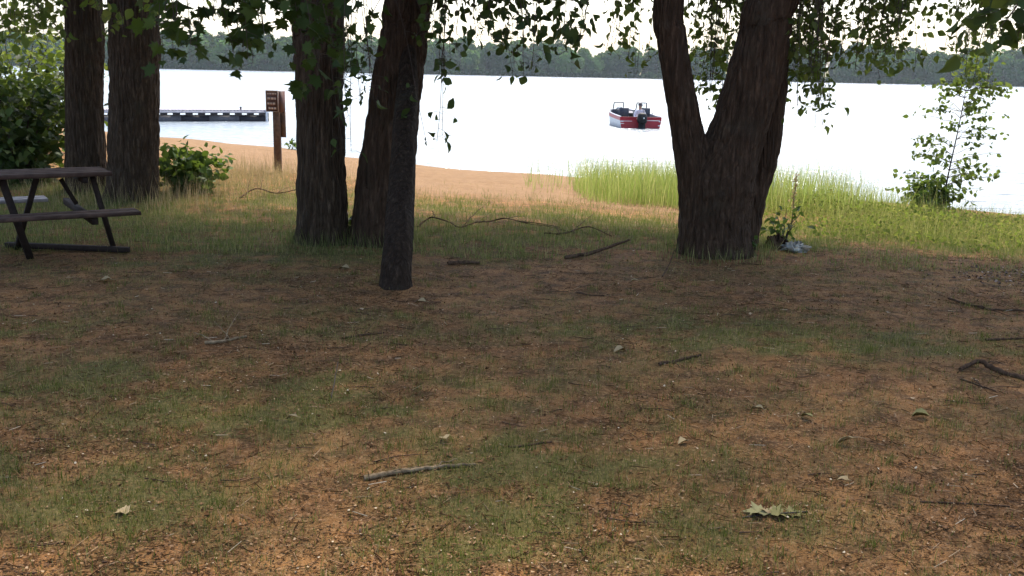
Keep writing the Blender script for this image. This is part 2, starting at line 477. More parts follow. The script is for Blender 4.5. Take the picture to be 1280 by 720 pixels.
def limb_path(p0, p1, rise, n=9, wob=.12, rng=RNG):
    p0 = np.asarray(p0, float); p1 = np.asarray(p1, float)
    t = np.linspace(0, 1, n)[:, None]
    P = p0 + (p1 - p0) * t + np.array([0, 0, 1.]) * rise * np.sin(t * math.pi)
    P[1:-1] += rng.normal(size=(n - 2, 3)) * wob
    return P

THIN = .45
def crown_fill(mb, c, rad, n, size, rng, tmpl=SIMPLE, clumps=60, sig=.6, zmin=3.3):  # leaf clumps above the frame, placed and thinned to shape the ground shade
    c = np.asarray(c); rad = np.asarray(rad)
    u = unit(rng.normal(size=(clumps, 3))) * (rng.random((clumps, 1)) ** .4)
    cc = c + u * rad
    k = rng.integers(0, clumps, n)
    n = int(n * THIN); k = k[:n]
    p = cc[k] + rng.normal(size=(n, 3)) * np.array([sig, sig, sig * .55])
    p = p[p[:, 2] > zmin + .35 * vnoise(p[:, 0] * .7, p[:, 1] * .7, 77)]
    y = rng.normal(size=(len(p), 3)) + np.array([0, 0, -.5])
    mb.inst(tmpl, frames(y, size * rng.uniform(.7, 1.3, len(p)), rng, (0, 0, .7)), p)

def sprays(lmb, tmb, limbs, regions, tmpl, size, rng):
    """hanging twigs from the limbs, each ending in leaves: regions = (x0, x1, y0, y1, d0, d1, n, leaves)"""
    LP = np.concatenate(limbs)
    for x0, x1, y0, y1, d0, d1, n, nl in regions:
        for _ in range(n):
            tip = at_d(rng.uniform(x0, x1), rng.uniform(y0, y1), rng.uniform(d0, d1))
            dd = np.linalg.norm((LP - tip) * np.array([1, 1, .5]), axis=1) + rng.uniform(0, .5, len(LP))
            a = LP[np.argmin(dd)]
            c = a * .35 + tip * .65; c[2] = max(a[2], tip[2]) + rng.uniform(.0, .25); c[:2] += rng.normal(size=2) * .12
            t = np.linspace(0, 1, 14)[:, None]
            P = a * (1 - t) ** 2 + 2 * c * t * (1 - t) + tip * t * t
            P[1:] += np.cumsum(rng.normal(size=(13, 3)) * .008, 0)
            tmb.tube(P, np.linspace(.0065, .0024, 14), 4)
            seg = np.linalg.norm(np.diff(P, axis=0), axis=1); cum = np.concatenate([[0], np.cumsum(seg)])
            span = min(cum[-1], 1.1)
            m = int(nl * 1.35) + rng.integers(-2, 4)
            s = cum[-1] - np.abs(rng.random(m)) ** 1.2 * span
            s[0] = cum[-1]
            bp = np.stack([np.interp(s, cum, P[:, i]) for i in range(3)], 1)
            off = np.clip(rng.normal(size=bp.shape), -1.2, 1.2) * np.array([1, 1, .45]) * size * rng.uniform(.3, 1.5, (m, 1))
            off[:, 2] -= size * .2
            for q in range(m): tmb.tube(np.array([bp[q], bp[q] + off[q] * .5 + [0, 0, .01], bp[q] + off[q]]), .0019, 3, cap=False)
            bp = bp + off
            yd = rng.normal(size=(m, 3)) * .8 + unit(off) * .5 + np.array([0, 0, -.75])
            sel = rng.random(m)
            for lo, hi, tp in ((0, .45, tmpl), (.45, .8, CURL.get(id(tmpl), tmpl)), (.8, 1, tmpl)):
                kk = (sel >= lo) & (sel < hi)
                if kk.any(): lmb.inst(tp, frames(yd[kk], size * rng.uniform(.45, 1.35, kk.sum()), rng), bp[kk])

def tree(label, stems, limbs_def, crowns, regions, tmpl, leafsize, leafm, barkm, seed, group='shade trees', fill_size=.2, flare=.35, trunk_r=.16):
    rng = np.random.default_rng(seed)
    base = np.array(stems[0][0][:3], float)
    root = empty('shade_tree', base, label, 'tree', group)
    tb = MB(); tops = []
    for i, s in enumerate(stems):
        P, r = stem(tb, s, seed * 13 + i, flare if i == 0 else .12, base=(i == 0 or s[0][2] < .3))
        tops.append((P, r))
    tb.build('trunk', barkm, root, True, None).location = -Vector(base)
    limbs = []
    for (si, h, end, rise, rad) in limbs_def:
        P0, r0 = tops[si]
        j = int(np.argmin(np.abs(P0[:, 2] - h)))
        LPth = limb_path(P0[j], end, rise, rng=rng)
        lb = MB(); lb.tube(LPth, np.linspace(rad, .012, len(LPth)), 10)
        for _ in range(4):
            k = rng.integers(3, len(LPth) - 1)
            e = LPth[k] + rng.normal(size=3) * np.array([.9, .9, .5]) + np.array([0, 0, .6])
            lb.tube(limb_path(LPth[k], e, .1, 6, .05, rng), np.linspace(rad * .4, .006, 6), 6)
        lo = lb.build('limb', barkm, root, True); lo.location = -Vector(base)
        limbs.append(LPth)
    cb = MB(); wb = MB()
    for c, rad, n in crowns: crown_fill(cb, c, rad, n, fill_size, rng)
    if regions: sprays(cb, wb, limbs, regions, tmpl, leafsize, rng)
    cb.build('crown', leafm, root).location = -Vector(base)
    if wb.n: wb.build('twigs', TWIG, root).location = -Vector(base)
    return root

def g0(px, py, dz=-.06):
    p = on_ground(px, py); return np.array([p[0], p[1], p[2] + dz])

def up(px, py, d):          # a point seen at that pixel, d metres in front of the camera
    return at_d(px, py, d)

def ctrl_from(pix, d, hi):
    """trunk control points from (pixel x of the axis, pixel y, pixel width) at depth d, then extra world points"""
    out = []
    for i, (px, py, w) in enumerate(pix):
        p = at_d(px, py, d)
        out.append((*p, w / 2 * d / F * 1.02))
    return out + hi

# tree A and B: the two thick trunks at the left
def dist(px, py): return float(on_ground(px, py)[1])
dA = 13.3
A = ctrl_from([(108, 252, 50), (107, 200, 46), (105, 100, 43), (103, 0, 43)], dA, [(-5.8, 13.4, 5.0, .21), (-6.0, 13.6, 8.5, .14), (-6.1, 13.7, 11, .05)])
A[0] = (A[0][0], A[0][1], float(height(A[0][0], A[0][1])) - .08, A[0][3])
tree('tall dark trunk left of its thicker neighbour, behind the picnic table', [A],
     [(0, 3.4, (-8.2, 12.6, 3.3), .5, .07), (0, 3.6, (-5.6, 11.6, 3.5), .4, .06), (0, 4.4, (-7.5, 15, 6), .4, .07)],
     [((-7.4, 13.6, 7.6), (3.0, 3.0, 3.2), 8000), ((-7.2, 14.6, 6.2), (2.8, 2.8, 2.0), 11000)],
     [(-20, 80, -20, 55, 12, 14.5, 34, 12), (80, 132, -25, 48, 12.0, 12.8, 9, 9)], OV, .12, LEAF_LIT, BARK, 11)
dB = 12.6
B = ctrl_from([(166, 246, 62), (167, 190, 59), (167, 100, 58), (166, 0, 58)], dB, [(-4.75, 12.6, 5.0, .28), (-4.6, 12.7, 8.5, .18), (-4.6, 12.8, 11.5, .05)])
B[0] = (B[0][0], B[0][1], float(height(B[0][0], B[0][1])) - .08, B[0][3])
tree('thickest left trunk with deeply furrowed bark beside the green shrub', [B],
     [(0, 3.3, (-5.3, 10.9, 3.2), .4, .07), (0, 3.5, (-3.6, 11.6, 3.4), .5, .06), (0, 4.6, (-4.0, 14.6, 6), .4, .07)],
     [((-4.6, 12.4, 7.8), (3.2, 3.2, 3.2), 8000), ((-4.4, 14.2, 6.2), (2.6, 2.6, 2.0), 12000)],
     [(132, 200, -25, 45, 11.3, 12.0, 10, 9), (195, 250, -25, 10, 11.3, 12.0, 6, 9)], OV, .11, LEAF_LIT, BARK, 12)
# tree C
dC = dist(402, 303)
Cc = ctrl_from([(402, 304, 64), (402, 250, 60), (400, 150, 58), (398, 60, 60), (396, 0, 62)], dC, [(-1.95, dC, 4.6, .20), (-2.0, dC, 7.5, .14), (-2.1, dC - .2, 10, .05)])
Cc[0] = (Cc[0][0], Cc[0][1], float(height(Cc[0][0], Cc[0][1])) - .08, Cc[0][3])
tree('straight dark trunk between the signpost and the leaning tree, large lobed leaves hanging around it', [Cc],
     [(0, 2.9, (-2.2, 7.2, 2.95), .3, .06), (0, 3.1, (-3.6, 7.4, 3.0), .4, .05), (0, 3.3, (-1.2, 8.2, 3.0), .3, .05), (0, 4.5, (-3.4, 11.5, 6), .4, .06)],
     [((-2.2, 10.9, 7.2), (3.0, 3.0, 2.8), 4200), ((-2.6, 9.6, 8.2), (1.9, 1.3, 1.2), 5000), ((-1.9, 13.2, 6.0), (2.6, 2.5, 1.8), 13000)],  # second clump added to darken the left middle ground, third to extend shade
     [(200, 265, 0, 66, 7.2, 8.2, 13, 9), (262, 335, -10, 50, 7.2, 8.2, 15, 9), (285, 312, 48, 82, 7.2, 8.0, 3, 7), (374, 440, 10, 112, 7.4, 8.4, 16, 9),
      (190, 470, -60, 5, 7.2, 8.8, 26, 10)], LOB, .108, LEAF_MAPLE, BARK, 13)
# tree D: leaning
dD = dist(470, 303)
D = ctrl_from([(475, 306, 70), (479, 260, 72), (485, 200, 67), (495, 110, 60), (506, 40, 56), (511, 0, 56)], dD, [(-.75, dD, 3.6, .19), (-.35, dD, 6.5, .14), (-.1, dD, 9.5, .05)])
D[0] = (D[0][0], D[0][1], float(height(D[0][0], D[0][1])) - .08, D[0][3])
tree('thick leaning dark trunk just behind the slim dead tree', [D],
     [(0, 2.75, (.6, 9.0, 3.0), .3, .05), (0, 2.6, (-.2, 8.8, 2.8), .25, .04), (0, 2.9, (-1.6, 9.2, 2.8), .25, .04), (0, 4.5, (1.2, 11.5, 6), .4, .06)],
     [((.3, 11.2, 7.4), (3.0, 3.0, 2.8), 4300), ((.7, 13.3, 6.2), (2.6, 2.4, 1.8), 13000)],  # lake-side clump added out of view to push the shade farther out
     [(525, 620, -30, 60, 8.4, 9.4, 30, 10), (600, 735, -30, 60, 8.4, 9.6, 38, 10), (530, 730, -60, -5, 8.4, 10, 20, 12), (640, 672, 60, 112, 8.6, 9.2, 5, 8), (715, 740, 40, 75, 8.6, 9, 3, 8), (540, 576, 60, 120, 8.7, 9.2, 5, 8),
      (522, 560, 160, 188, 8.9, 9.2, 3, 6), (432, 475, 90, 138, 8.6, 9.0, 7, 8), (428, 440, 165, 190, 8.8, 9, 2, 5)], OV, .098, LEAF_OVATE, BARK_RED, 14)
# slim dead stem in front of tree D, leaning back until it rests against it
def dead_stem():
    dE = dist(495, 358)
    E = []
    for px, py, w_, dd in ((495, 361, 39, dE), (496, 330, 37, dE + .08), (499, 290, 36, dE + .3), (501, 245, 35, dE + .65), (504, 190, 32, dE + 1.05), (508, 120, 27, dE + 1.6), (512, 55, 16, dD - .12)):
        p = at_d(px, py, dd); E.append((*p, w_ / 2 * dd / F))
    E[0] = (E[0][0], E[0][1], float(height(E[0][0], E[0][1])) - .06, E[0][3])
    base = np.array(E[0][:3])
    mb = MB(); stem(mb, E, 151, .12)
    o = mb.build('dead_tree', bark_mat('bark_dead', (.016, .010, .006), (.042, .026, .016), (.10, .066, .042)), None, True, base)
    tag(o, 'slim dead tree nearest the camera, leaning back against the thick leaning trunk', 'tree')
dead_stem()
# tree G: big forked tree
dG = dist(895, 316)
G1 = ctrl_from([(893, 320, 90), (892, 280, 88), (898, 230, 88), (920, 170, 70), (940, 105, 66), (956, 40, 62), (966, 0, 60)], dG, [(2.85, dG, 3.6, .24), (3.6, dG + .2, 6.5, .17), (3.9, dG + .3, 9.5, .05)])
G1[0] = (G1[0][0], G1[0][1], float(height(G1[0][0], G1[0][1])) - .1, G1[0][3])
G2 = ctrl_from([(884, 275, 62), (874, 230, 52), (860, 170, 40), (848, 105, 36), (840, 50, 36), (836, 0, 37)], dG - .05, [(1.45, dG - .1, 3.8, .15), (1.1, dG - .3, 6.5, .11), (.9, dG - .4, 9, .04)])
G3 = ctrl_from([(924, 312, 40), (936, 250, 42), (952, 190, 42), (962, 120, 40), (967, 60, 36), (975, 0, 34)], dG + .32, [(3.0, dG + .7, 3.8, .15), (3.4, dG + 1.6, 6.5, .1), (3.6, dG + 2, 8.5, .04)])
G3[0] = (G3[0][0], G3[0][1], float(height(G3[0][0], G3[0][1])) - .1, G3[0][3])
tree('biggest tree, its wide trunk forking low into three dark stems', [G1, G2, G3],
     [(0, 3.0, (3.6, 9.4, 3.0), .3, .06), (0, 3.2, (4.8, 9.6, 3.1), .4, .05), (0, 3.3, (5.4, 10.4, 3.4), .4, .05), (1, 2.9, (1.2, 9.6, 2.9), .25, .04), (1, 3.1, (2.2, 10.6, 3.0), .3, .04), (2, 3.2, (3.0, 11, 3.0), .3, .04), (0, 4.5, (5.4, 11, 6), .4, .08)],
     [((3.4, 11.6, 7.6), (4.4, 3.2, 3.0), 7800), ((.9, 10.6, 7.6), (2.6, 2.6, 2.4), 2200), ((6.4, 12.6, 7.2), (2.8, 2.0, 2.0), 12000), ((3.4, 12.8, 6.2), (2.6, 1.6, 1.7), 10000)],  # last two clumps added out of view to widen the ground shade
     [(757, 826, -20, 80, 9.2, 10.4, 15, 10), (780, 800, 70, 95, 9.2, 10, 3, 6), (860, 945, -30, 118, 9.8, 11.2, 56, 11), (865, 905, 100, 140, 10, 11, 7, 7),
      (988, 1130, -40, 92, 9.0, 10.8, 72, 11), (985, 1036, 50, 160, 9.4, 10.6, 40, 10), (1030, 1110, 60, 108, 9.4, 10.6, 12, 10), (1100, 1290, -40, 78, 9.0, 10.8, 76, 11), (1180, 1230, 80, 112, 9, 10, 3, 8)], OV, .078, LEAF_SMALL, BARK_RED, 16, flare=.14)
# tree H: trunk outside the frame, its dark leaves reach into the upper right corner
H = [(5.4, 6.0, -.1, .24), (5.35, 6.0, 1.2, .21), (5.3, 5.9, 3.0, .19), (5.1, 5.7, 6, .13), (5, 5.6, 9, .05)]
tree('tree beyond the right edge whose dark leaves fill the upper right corner', [H],
     [(0, 2.7, (3.6, 6.2, 2.55), .35, .05), (0, 3.2, (4.2, 5.2, 3.2), .3, .05), (0, 4.2, (6.5, 7.5, 5.5), .4, .05)],
     [((5.6, 8.6, 7.0), (2.8, 2.8, 2.6), 3200)],
     [(1215, 1300, -30, 62, 5.8, 6.6, 20, 10)], OVB, .105, LEAF_OVATE, BARK, 17)

TRUNK_FEET = [(A[0][0], A[0][1], A[0][3]), (B[0][0], B[0][1], B[0][3]), (Cc[0][0], Cc[0][1], Cc[0][3]), (D[0][0], D[0][1], D[0][3]), (G1[0][0], G1[0][1], G1[0][3] * 1.15)]
# ------------------------------------------------------------------ shrubs and saplings
def shrub(name, label, base, w, h, n, size, leafm, seed, tmpl=OV, stems=9, cat='shrub', group=None, clump=10, low=.12):
    rng = np.random.default_rng(seed)
    base = np.asarray(base, float)
    root = empty(name, base, label, cat, group)
    sb = MB(); lb = MB()
    ends = []
    for i in range(stems):
        a = rng.uniform(0, 2 * math.pi); q = rng.random() ** .6
        e = np.array([math.cos(a) * w / 2 * q, math.sin(a) * w / 2 * q, h * rng.uniform(.55, 1.0) * (1 - .35 * q * q)])
        P = limb_path((e[0] * .08, e[1] * .08, -.03), e, .04, 7, .02 * h, rng); P[:, :2] *= (np.linspace(.4, 1, 7)[:, None] ** .5)
        sb.tube(P, np.linspace(.012 * max(h, .5), .003, 7), 5)
        ends.append(P)
    A = np.concatenate([np.stack([np.interp(np.linspace(low, 1, 16), np.linspace(0, 1, 7), P[:, i]) for i in range(3)], 1) for P in ends])
    k = rng.integers(0, len(A), n)
    p = A[k] + rng.normal(size=(n, 3)) * np.array([w, w, h * .7]) * .10
    p[:, 2] = np.maximum(p[:, 2], .02)
    y = rng.normal(size=(n, 3)) * .6 + unit(p * np.array([1, 1, .15])) * .9 + np.array([0, 0, -.25])
    lb.inst(tmpl, frames(y, size * rng.uniform(.6, 1.3, n), rng, (0, 0, .9)), p)
    sb.build('stem', TWIG, root, True); lb.build('foliage', leafm, root)
    return root

b = at_d(28, 236, 14.4); b[2] = float(height(b[0], b[1]))
shrub('leafy_bush', 'large dark green bush behind the picnic table at the left edge', b, 2.5, 2.05, 3000, .12, LEAF_SHRUB2, 21, OVB, 20)
b = at_d(20, 200, 19); b[2] = float(height(b[0], b[1]))
shrub('leafy_bush', 'sunlit yellow green bush rising behind the large dark bush', b, 3.2, 2.6, 2600, .12, LEAF_LIT, 22, OV, 16)
b = on_ground(236, 240)
shrub('leafy_shrub', 'bright green broadleaf shrub beside the thickest left trunk', b, .95, .72, 760, .11, LEAF_SHRUB, 23, OVB, 16)
b = on_ground(272, 174)
shrub('leafy_shrub', 'small pale green shrub at the water edge below the dock', b, 1.1, .42, 380, .09, LEAF_WEED, 24, OV, 12)
b = on_ground(366, 187)
shrub('shore_plant', 'small dark plant on the sand right of the signpost', b, .5, .42, 36, .13, LEAF_SHRUB, 25, OV, 5, 'plant')
b = on_ground(436, 300)
shrub('basal_sprout', 'low leafy sprout between the straight trunk and the thick leaning trunk', b, .42, .38, 130, .075, LEAF_DARK, 26, OV, 8, 'plant')
b = on_ground(978, 306)
shrub('leafy_weed', 'low dark leafy weed at the right foot of the biggest tree', b, .55, .40, 60, .085, LEAF_SHRUB, 27, OV, 8, 'plant')
b = on_ground(930, 318)
shrub('basal_sprout', 'tiny green sprout against the base of the biggest tree', b, .2, .22, 50, .05, LEAF_SHRUB, 28, OV, 6, 'plant')
b = on_ground(1158, 274)
shrub('leafy_shrub', 'dense dark green shrub around the foot of the thin sapling', b, .9, .72, 700, .10, LEAF_SHRUB, 29, OVB, 16)

def sapling():
    rng = np.random.default_rng(31)
    b = on_ground(1176, 274); d = b[1]
    root = empty('thin_sapling', b, 'thin young sapling with sparse leaves in front of the lake', 'tree')
    P = smooth_path([b - [0, 0, .04], at_d(1184, 225, d), at_d(1196, 170, d + .05), at_d(1206, 120, d), at_d(1216, 72, d)], 24) - b
    sb = MB(); sb.tube(P, np.linspace(.016, .003, 24), 6)
    lb = MB(); tb = MB()
    for i in range(84):
        j = int(3 + 17 * rng.random() ** 1.1)
        s = rng.choice([-1, 1]); a = rng.uniform(-1, 1)
        ln = rng.uniform(.25, .92) * (1.15 - j / 45)
        e = P[j] + np.array([s * ln * math.cos(a), ln * math.sin(a), rng.uniform(-.02, .22)])
        Q = limb_path(P[j], e, .05, 8, .012, rng)
        sb.tube(Q, np.linspace(.005, .0015, 8), 4)
        m = rng.integers(8, 13)
        t = rng.uniform(.25, 1, m)
        bp = np.stack([np.interp(t, np.linspace(0, 1, 8), Q[:, k]) for k in range(3)], 1) + rng.normal(size=(m, 3)) * .025
        y = rng.normal(size=(m, 3)) * .6 + np.array([s * .4, 0, -.5])
        lb.inst(OV, frames(y, .082 * rng.uniform(.6, 1.25, m), rng), bp)
    m = 110
    bp = P[rng.integers(19, 24, m)] + rng.normal(size=(m, 3)) * np.array([.16, .12, .07])
    tb.inst(OV, frames(rng.normal(size=(m, 3)) + [0, 0, .2], .09 * rng.uniform(.7, 1.2, m), rng), bp)
    sb.build('stem', TWIG, root, True); lb.build('foliage', LEAF_SAP, root)
    tag(tb.build('top_leaves', LEAF_LIT, root), 'yellow green leaves at the tip')
sapling()

def seed_stalk():
    rng = np.random.default_rng(32)
    b = on_ground(988, 284)
    root = empty('seed_stalk', b, 'single tall brown seed stalk right of the biggest tree', 'plant')
    P = limb_path((0, 0, -.02), (.02, 0, .66), 0, 8, .008, rng)
    sb = MB(); sb.tube(P, np.linspace(.006, .003, 8), 5); sb.build('stem', TWIG, root)
    lb = MB(); n = 130; t = rng.uniform(.35, 1, n)
    p = np.stack([np.interp(t, np.linspace(0, 1, 8), P[:, k]) for k in range(3)], 1) + rng.normal(size=(n, 3)) * .014
    lb.inst(SIMPLE, frames(rng.normal(size=(n, 3)) + [0, 0, .6], .03 * rng.uniform(.6, 1.3, n), rng), p)
    lb.build('seed_head', DRY, root)
seed_stalk()

# ------------------------------------------------------------------ grass, litter, reeds (stuff)
BLADE = ([(-.5, 0, 0), (.5, 0, 0), (.38, .5, .10), (-.38, .5, .10), (0, 1, .36)], [(0, 1, 2, 3), (3, 2, 4)])
def blades(mb, p, h, w, rng, lean=.5):
    n = len(p)
    az = rng.uniform(0, 2 * math.pi, n); tl = np.abs(rng.normal(size=n)) * lean
    y = np.stack([np.cos(az) * np.sin(tl), np.sin(az) * np.sin(tl), np.cos(tl)], 1)
    x = np.stack([-np.sin(az), np.cos(az), np.zeros(n)], 1)
    ro = rng.uniform(-.8, .8, n)
    z = np.cross(x, y)
    x = x * np.cos(ro)[:, None] + z * np.sin(ro)[:, None]; z = np.cross(x, y)
    rot = np.stack([x * np.asarray(w)[:, None], y * np.asarray(h)[:, None], -z * np.asarray(h)[:, None]], -1)
    mb.inst(BLADE, rot, p)

def scatter(n, dens, y0, y1, xlo, xhi, rng, power=1.0):
    """rejection-sample points with density dens; nearer rows get more"""
    out = []; tot = 0
    for _ in range(60):
        y = y0 + (y1 - y0) * rng.random(n) ** power
        x = xlo(y) + (xhi(y) - xlo(y)) * rng.random(n)
        k = rng.random(n) < dens(x, y)
        out.append(np.stack([x[k], y[k]], 1)); tot += k.sum()
        if tot >= n: break
    p = np.concatenate(out)[:n]
    return np.column_stack([p, height(p[:, 0], p[:, 1])])

fan = lambda s: (lambda y: s * (.55 * y + .6))
rng = np.random.default_rng(51)
mb = MB()
p = scatter(52000, lambda x, y: np.clip(grass_mask(x, y) * 1.25, 0, 1), 2.6, 9.5, fan(-1), fan(1), rng, 1.25)
n = len(p)
blades(mb, p, rng.uniform(.012, .042, n) * (1 + .9 * (rng.random(n) > .93)), rng.uniform(.0016, .0034, n), rng, .75)
# scattered tufts
tc_ = scatter(700, lambda x, y: np.clip(.2 + grass_mask(x, y), 0, 1), 2.7, 9, fan(-1), fan(1), rng, 1.2)
tp = np.repeat(tc_, 26, 0); tp[:, :2] += rng.normal(size=(len(tp), 2)) * .025; tp[:, 2] = height(tp[:, 0], tp[:, 1])
blades(mb, tp, rng.uniform(.02, .06, len(tp)), rng.uniform(.0016, .003, len(tp)), rng, .55)
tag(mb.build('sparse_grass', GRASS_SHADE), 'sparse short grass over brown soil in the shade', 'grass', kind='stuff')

mb = MB()
p = scatter(70000, lambda x, y: np.clip(grass_mask(x, y) * 1.3, 0, 1), 9.0, 17.5, fan(-1), fan(1), rng)
n = len(p)
blades(mb, p, rng.uniform(.025, .085, n) * (1 + .5 * (rng.random(n) > .93)), rng.uniform(.003, .006, n), rng, .5)
for (cx_, cy_, r0_) in TRUNK_FEET:
    m_ = 420; a_ = rng.uniform(0, 2 * math.pi, m_); r_ = r0_ * (1.12 + .5 * rng.random(m_) ** 1.5)
    q = np.column_stack([cx_ + r_ * np.cos(a_), cy_ + r_ * np.sin(a_)]); q = np.column_stack([q, height(q[:, 0], q[:, 1])])
    blades(mb, q, rng.uniform(.04, .20, m_), rng.uniform(.003, .006, m_), rng, .35)
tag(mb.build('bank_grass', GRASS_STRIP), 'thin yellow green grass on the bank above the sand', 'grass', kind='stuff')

mb = MB()
def reed_d(x, y):
    a = np.clip((y - (14.6 - .25 * (x - 1))) * 1.2, 0, 1) * (x > .95 + .25 * vnoise(y * 3, y, 4)) * (x < 3.2) * np.clip((20.5 - y) / 2.5, 0, 1) * np.clip((x - .8) * 1.4, .1, 1)
    b = np.clip((y - 13.9) * .8, 0, 1) * (x > 3.2) * (x < 12) * np.clip((19.5 - .35 * (x - 3.2) - y) / 2.5, 0, 1) * np.clip(1 - (x - 4.9) * .55, .015, 1)
    c = .05 * (x > .2) * (x <= 1.2) * (y > 16.5) * (y < 20)
    d = np.maximum(np.maximum(a, b), c) * (.25 + .9 * fbm(x * 1.3, y * 1.3, 61, 3)) 
    return np.clip(d * (y < shore_y(x) + .8), 0, 1)
p = scatter(10500, reed_d, 12, 22, lambda y: .2 + 0 * y, lambda y: 12 + 0 * y, rng)
n = len(p); 
p[:, 2] = height(p[:, 0], p[:, 1], False) - .02
hh = np.where(p[:, 0] > 3.2, 1.12, 1.0) * rng.uniform(.12, .74, n) * (1 + .35 * (rng.random(n) > .95)) * (.65 + .7 * fbm(p[:, 0] * 1.4, p[:, 1] * 1.4, 65, 3)) * np.clip(1.1 - (p[:, 0] - 4.6) * .22, .45, 1)
blades(mb, p, hh, rng.uniform(.005, .010, n), rng, .26)
tag(mb.build('shore_reeds', REED), 'tall bright yellow green reeds along the water on both sides of the biggest tree', 'reeds', kind='stuff')

mb = MB()
def dry_d(x, y):
    a = np.exp(-((x + 4.7) / 1.5) ** 2 - ((y - 15.2) / 2.1) ** 2)
    b = .5 * np.exp(-((x + 4.4) / .9) ** 2 - ((y - 12.6) / .6) ** 2)
    c = .25 * np.exp(-((x - .8) / 2.2) ** 2 - ((y - 14.2) / 1.0) ** 2)
    return np.clip((a + b + c) * (.3 + fbm(x * 2, y * 2, 71, 3)), 0, 1)
p = scatter(7500, dry_d, 11.5, 19, lambda y: -8 + 0 * y, lambda y: 3 + 0 * y, rng)
n = len(p)
blades(mb, p, rng.uniform(.08, .46, n) * rng.random(n) ** .4 * np.where(p[:, 0] > -2, .4, 1), rng.uniform(.003, .006, n), rng, .3)
tag(mb.build('dry_grass', DRY), 'dry straw coloured grass at the edge of the sand by the green shrub', 'grass', kind='stuff')

mb = MB()
wg = MB()
def weed_d(x, y):
    a = np.clip((y - (10.3 + .3 * vnoise(x * 2, y, 8))) * 1.5, 0, 1) * np.clip((17.0 - .3 * (x - 4) - y) * .6, 0, 1) * np.clip((x - 3.0) * .55, 0, 1)
    return np.clip(a * (.1 + 1.5 * np.clip(fbm(x * 1.6, y * 1.6, 81, 3) - .28, 0, 1)), 0, 1)
p = scatter(21000, weed_d, 10, 17, lambda y: 2.6 + 0 * y, lambda y: 12 + 0 * y, rng)
n = len(p)
p[:, 2] += rng.random(n) ** 1.4 * (.05 + .30 * np.clip(fbm(p[:, 0] * 1.2, p[:, 1] * 1.2, 83, 3) - .25, 0, 1) * np.clip((p[:, 1] - 9.9) * .7, .1, 1.6))
mb.inst(OV, frames(rng.normal(size=(n, 3)) + [0, -.2, .1], rng.uniform(.02, .055, n) * (1 + .6 * (rng.random(n) > .9)), rng, (0, 0, .8)), p)
q = p[rng.integers(0, n, 22000)] + rng.normal(size=(22000, 3)) * [.3, .3, 0]; q[:, 2] = height(q[:, 0], q[:, 1])
blades(wg, q, rng.uniform(.06, .36, 22000) * (.35 + 1.1 * fbm(q[:, 0] * .9, q[:, 1] * .9, 87, 3)), rng.uniform(.0025, .0055, 22000), rng, .42)
tag(wg.build('tall_grass', GRASS_TALL), 'knee high olive and straw grass mixed into the weeds on the right bank', 'grass', kind='stuff')
tag(mb.build('ground_cover', LEAF_WEED), 'low leafy green weeds below the sapling on the right bank', 'weeds', kind='stuff')

mb = MB()
def lit_d(x, y):
    return np.clip((.35 + .9 * np.clip(fbm(x * 1.1, y * 1.4, 91, 4) - .35, 0, 1) * 2) * (1 - .6 * grass_mask(x, y)) * (1 - .95 * sand_mask(x, y)), 0, 1)
p = scatter(95000, lit_d, 2.6, 11.5, fan(-1), fan(1), rng, 1.3)
n = len(p); p[:, 2] += .003 + rng.random(n) * .006
sz = rng.uniform(.004, .016, n) * (1 + 1.0 * (rng.random(n) > .985))
FL = ([(-.35, 0, 0), (0, -.5, .12), (.4, .1, 0), (.1, .6, .2), (-.3, .4, .05)], [(0, 1, 2, 3, 4)])
mb.inst(FL, frames(rng.normal(size=(n, 3)) * [1, 1, .25], sz, rng, (0, 0, 2.5)), p)
# needles and twig bits
p = scatter(15000, lit_d, 2.6, 10.5, fan(-1), fan(1), rng, 1.3); n = len(p); p[:, 2] += .006
rt = frames(rng.normal(size=(n, 3)) * [1, 1, .08], np.ones(n), rng, (0, 0, 2))
sl = rng.uniform(.02, .09, n); sw = rng.uniform(.0015, .004, n)
rt = np.stack([rt[:, :, 0] * sw[:, None], rt[:, :, 1] * sl[:, None], rt[:, :, 2] * sw[:, None]], -1)
NEED = ([(-.5, 0, 0), (.5, 0, 0), (0, 0, .8), (-.5, 1, 0), (.5, 1, 0), (0, 1, .8)], [(0, 1, 4, 3), (1, 2, 5, 4), (2, 0, 3, 5)])
mb.inst(NEED, rt, p)
tag(mb.build('leaf_litter', LITTER), 'brown leaf litter and needles scattered over the soil', 'leaf litter', kind='stuff')

mb = MB()
p = scatter(130, lit_d, 2.9, 10.5, fan(-1), fan(1), rng, 1.0)
for q in p:
    a_ = rng.uniform(-.5, .5) + (math.pi if rng.random() > .5 else 0); l_ = rng.uniform(.07, .24)
    e_ = np.array([math.cos(a_), math.sin(a_), 0]) * l_; m_ = q + e_ * .5 + rng.normal(size=3) * [.012, .012, 0]
    P_ = smooth_path([q, m_, q + e_], 7); P_[:, 2] = height(P_[:, 0], P_[:, 1]) + .006
    mb.tube(P_, np.linspace(.0035, .0015, 7), 5)
tag(mb.build('fine_twigs', DEADWOOD), 'small dark broken twigs scattered over the soil', 'twigs', kind='stuff')
mb = MB()
ch = lambda x, y: np.exp(-((x - 5.3) / 1.0) ** 2 - ((y - 8.7) / .35) ** 2) * (.3 + fbm(x * 3, y * 3, 95, 2))
p = scatter(1900, ch, 7.6, 9.8, lambda y: 3.5 + 0 * y, lambda y: 7 + 0 * y, rng); n = len(p); p[:, 2] += .006
mb.inst(FL, frames(rng.normal(size=(n, 3)) * [1, 1, .3], rng.uniform(.012, .04, n), rng, (0, 0, 2)), p)
tag(mb.build('wood_chips', CHIPS), 'patch of brown and grey wood chips at the right edge', 'wood chips', kind='stuff')

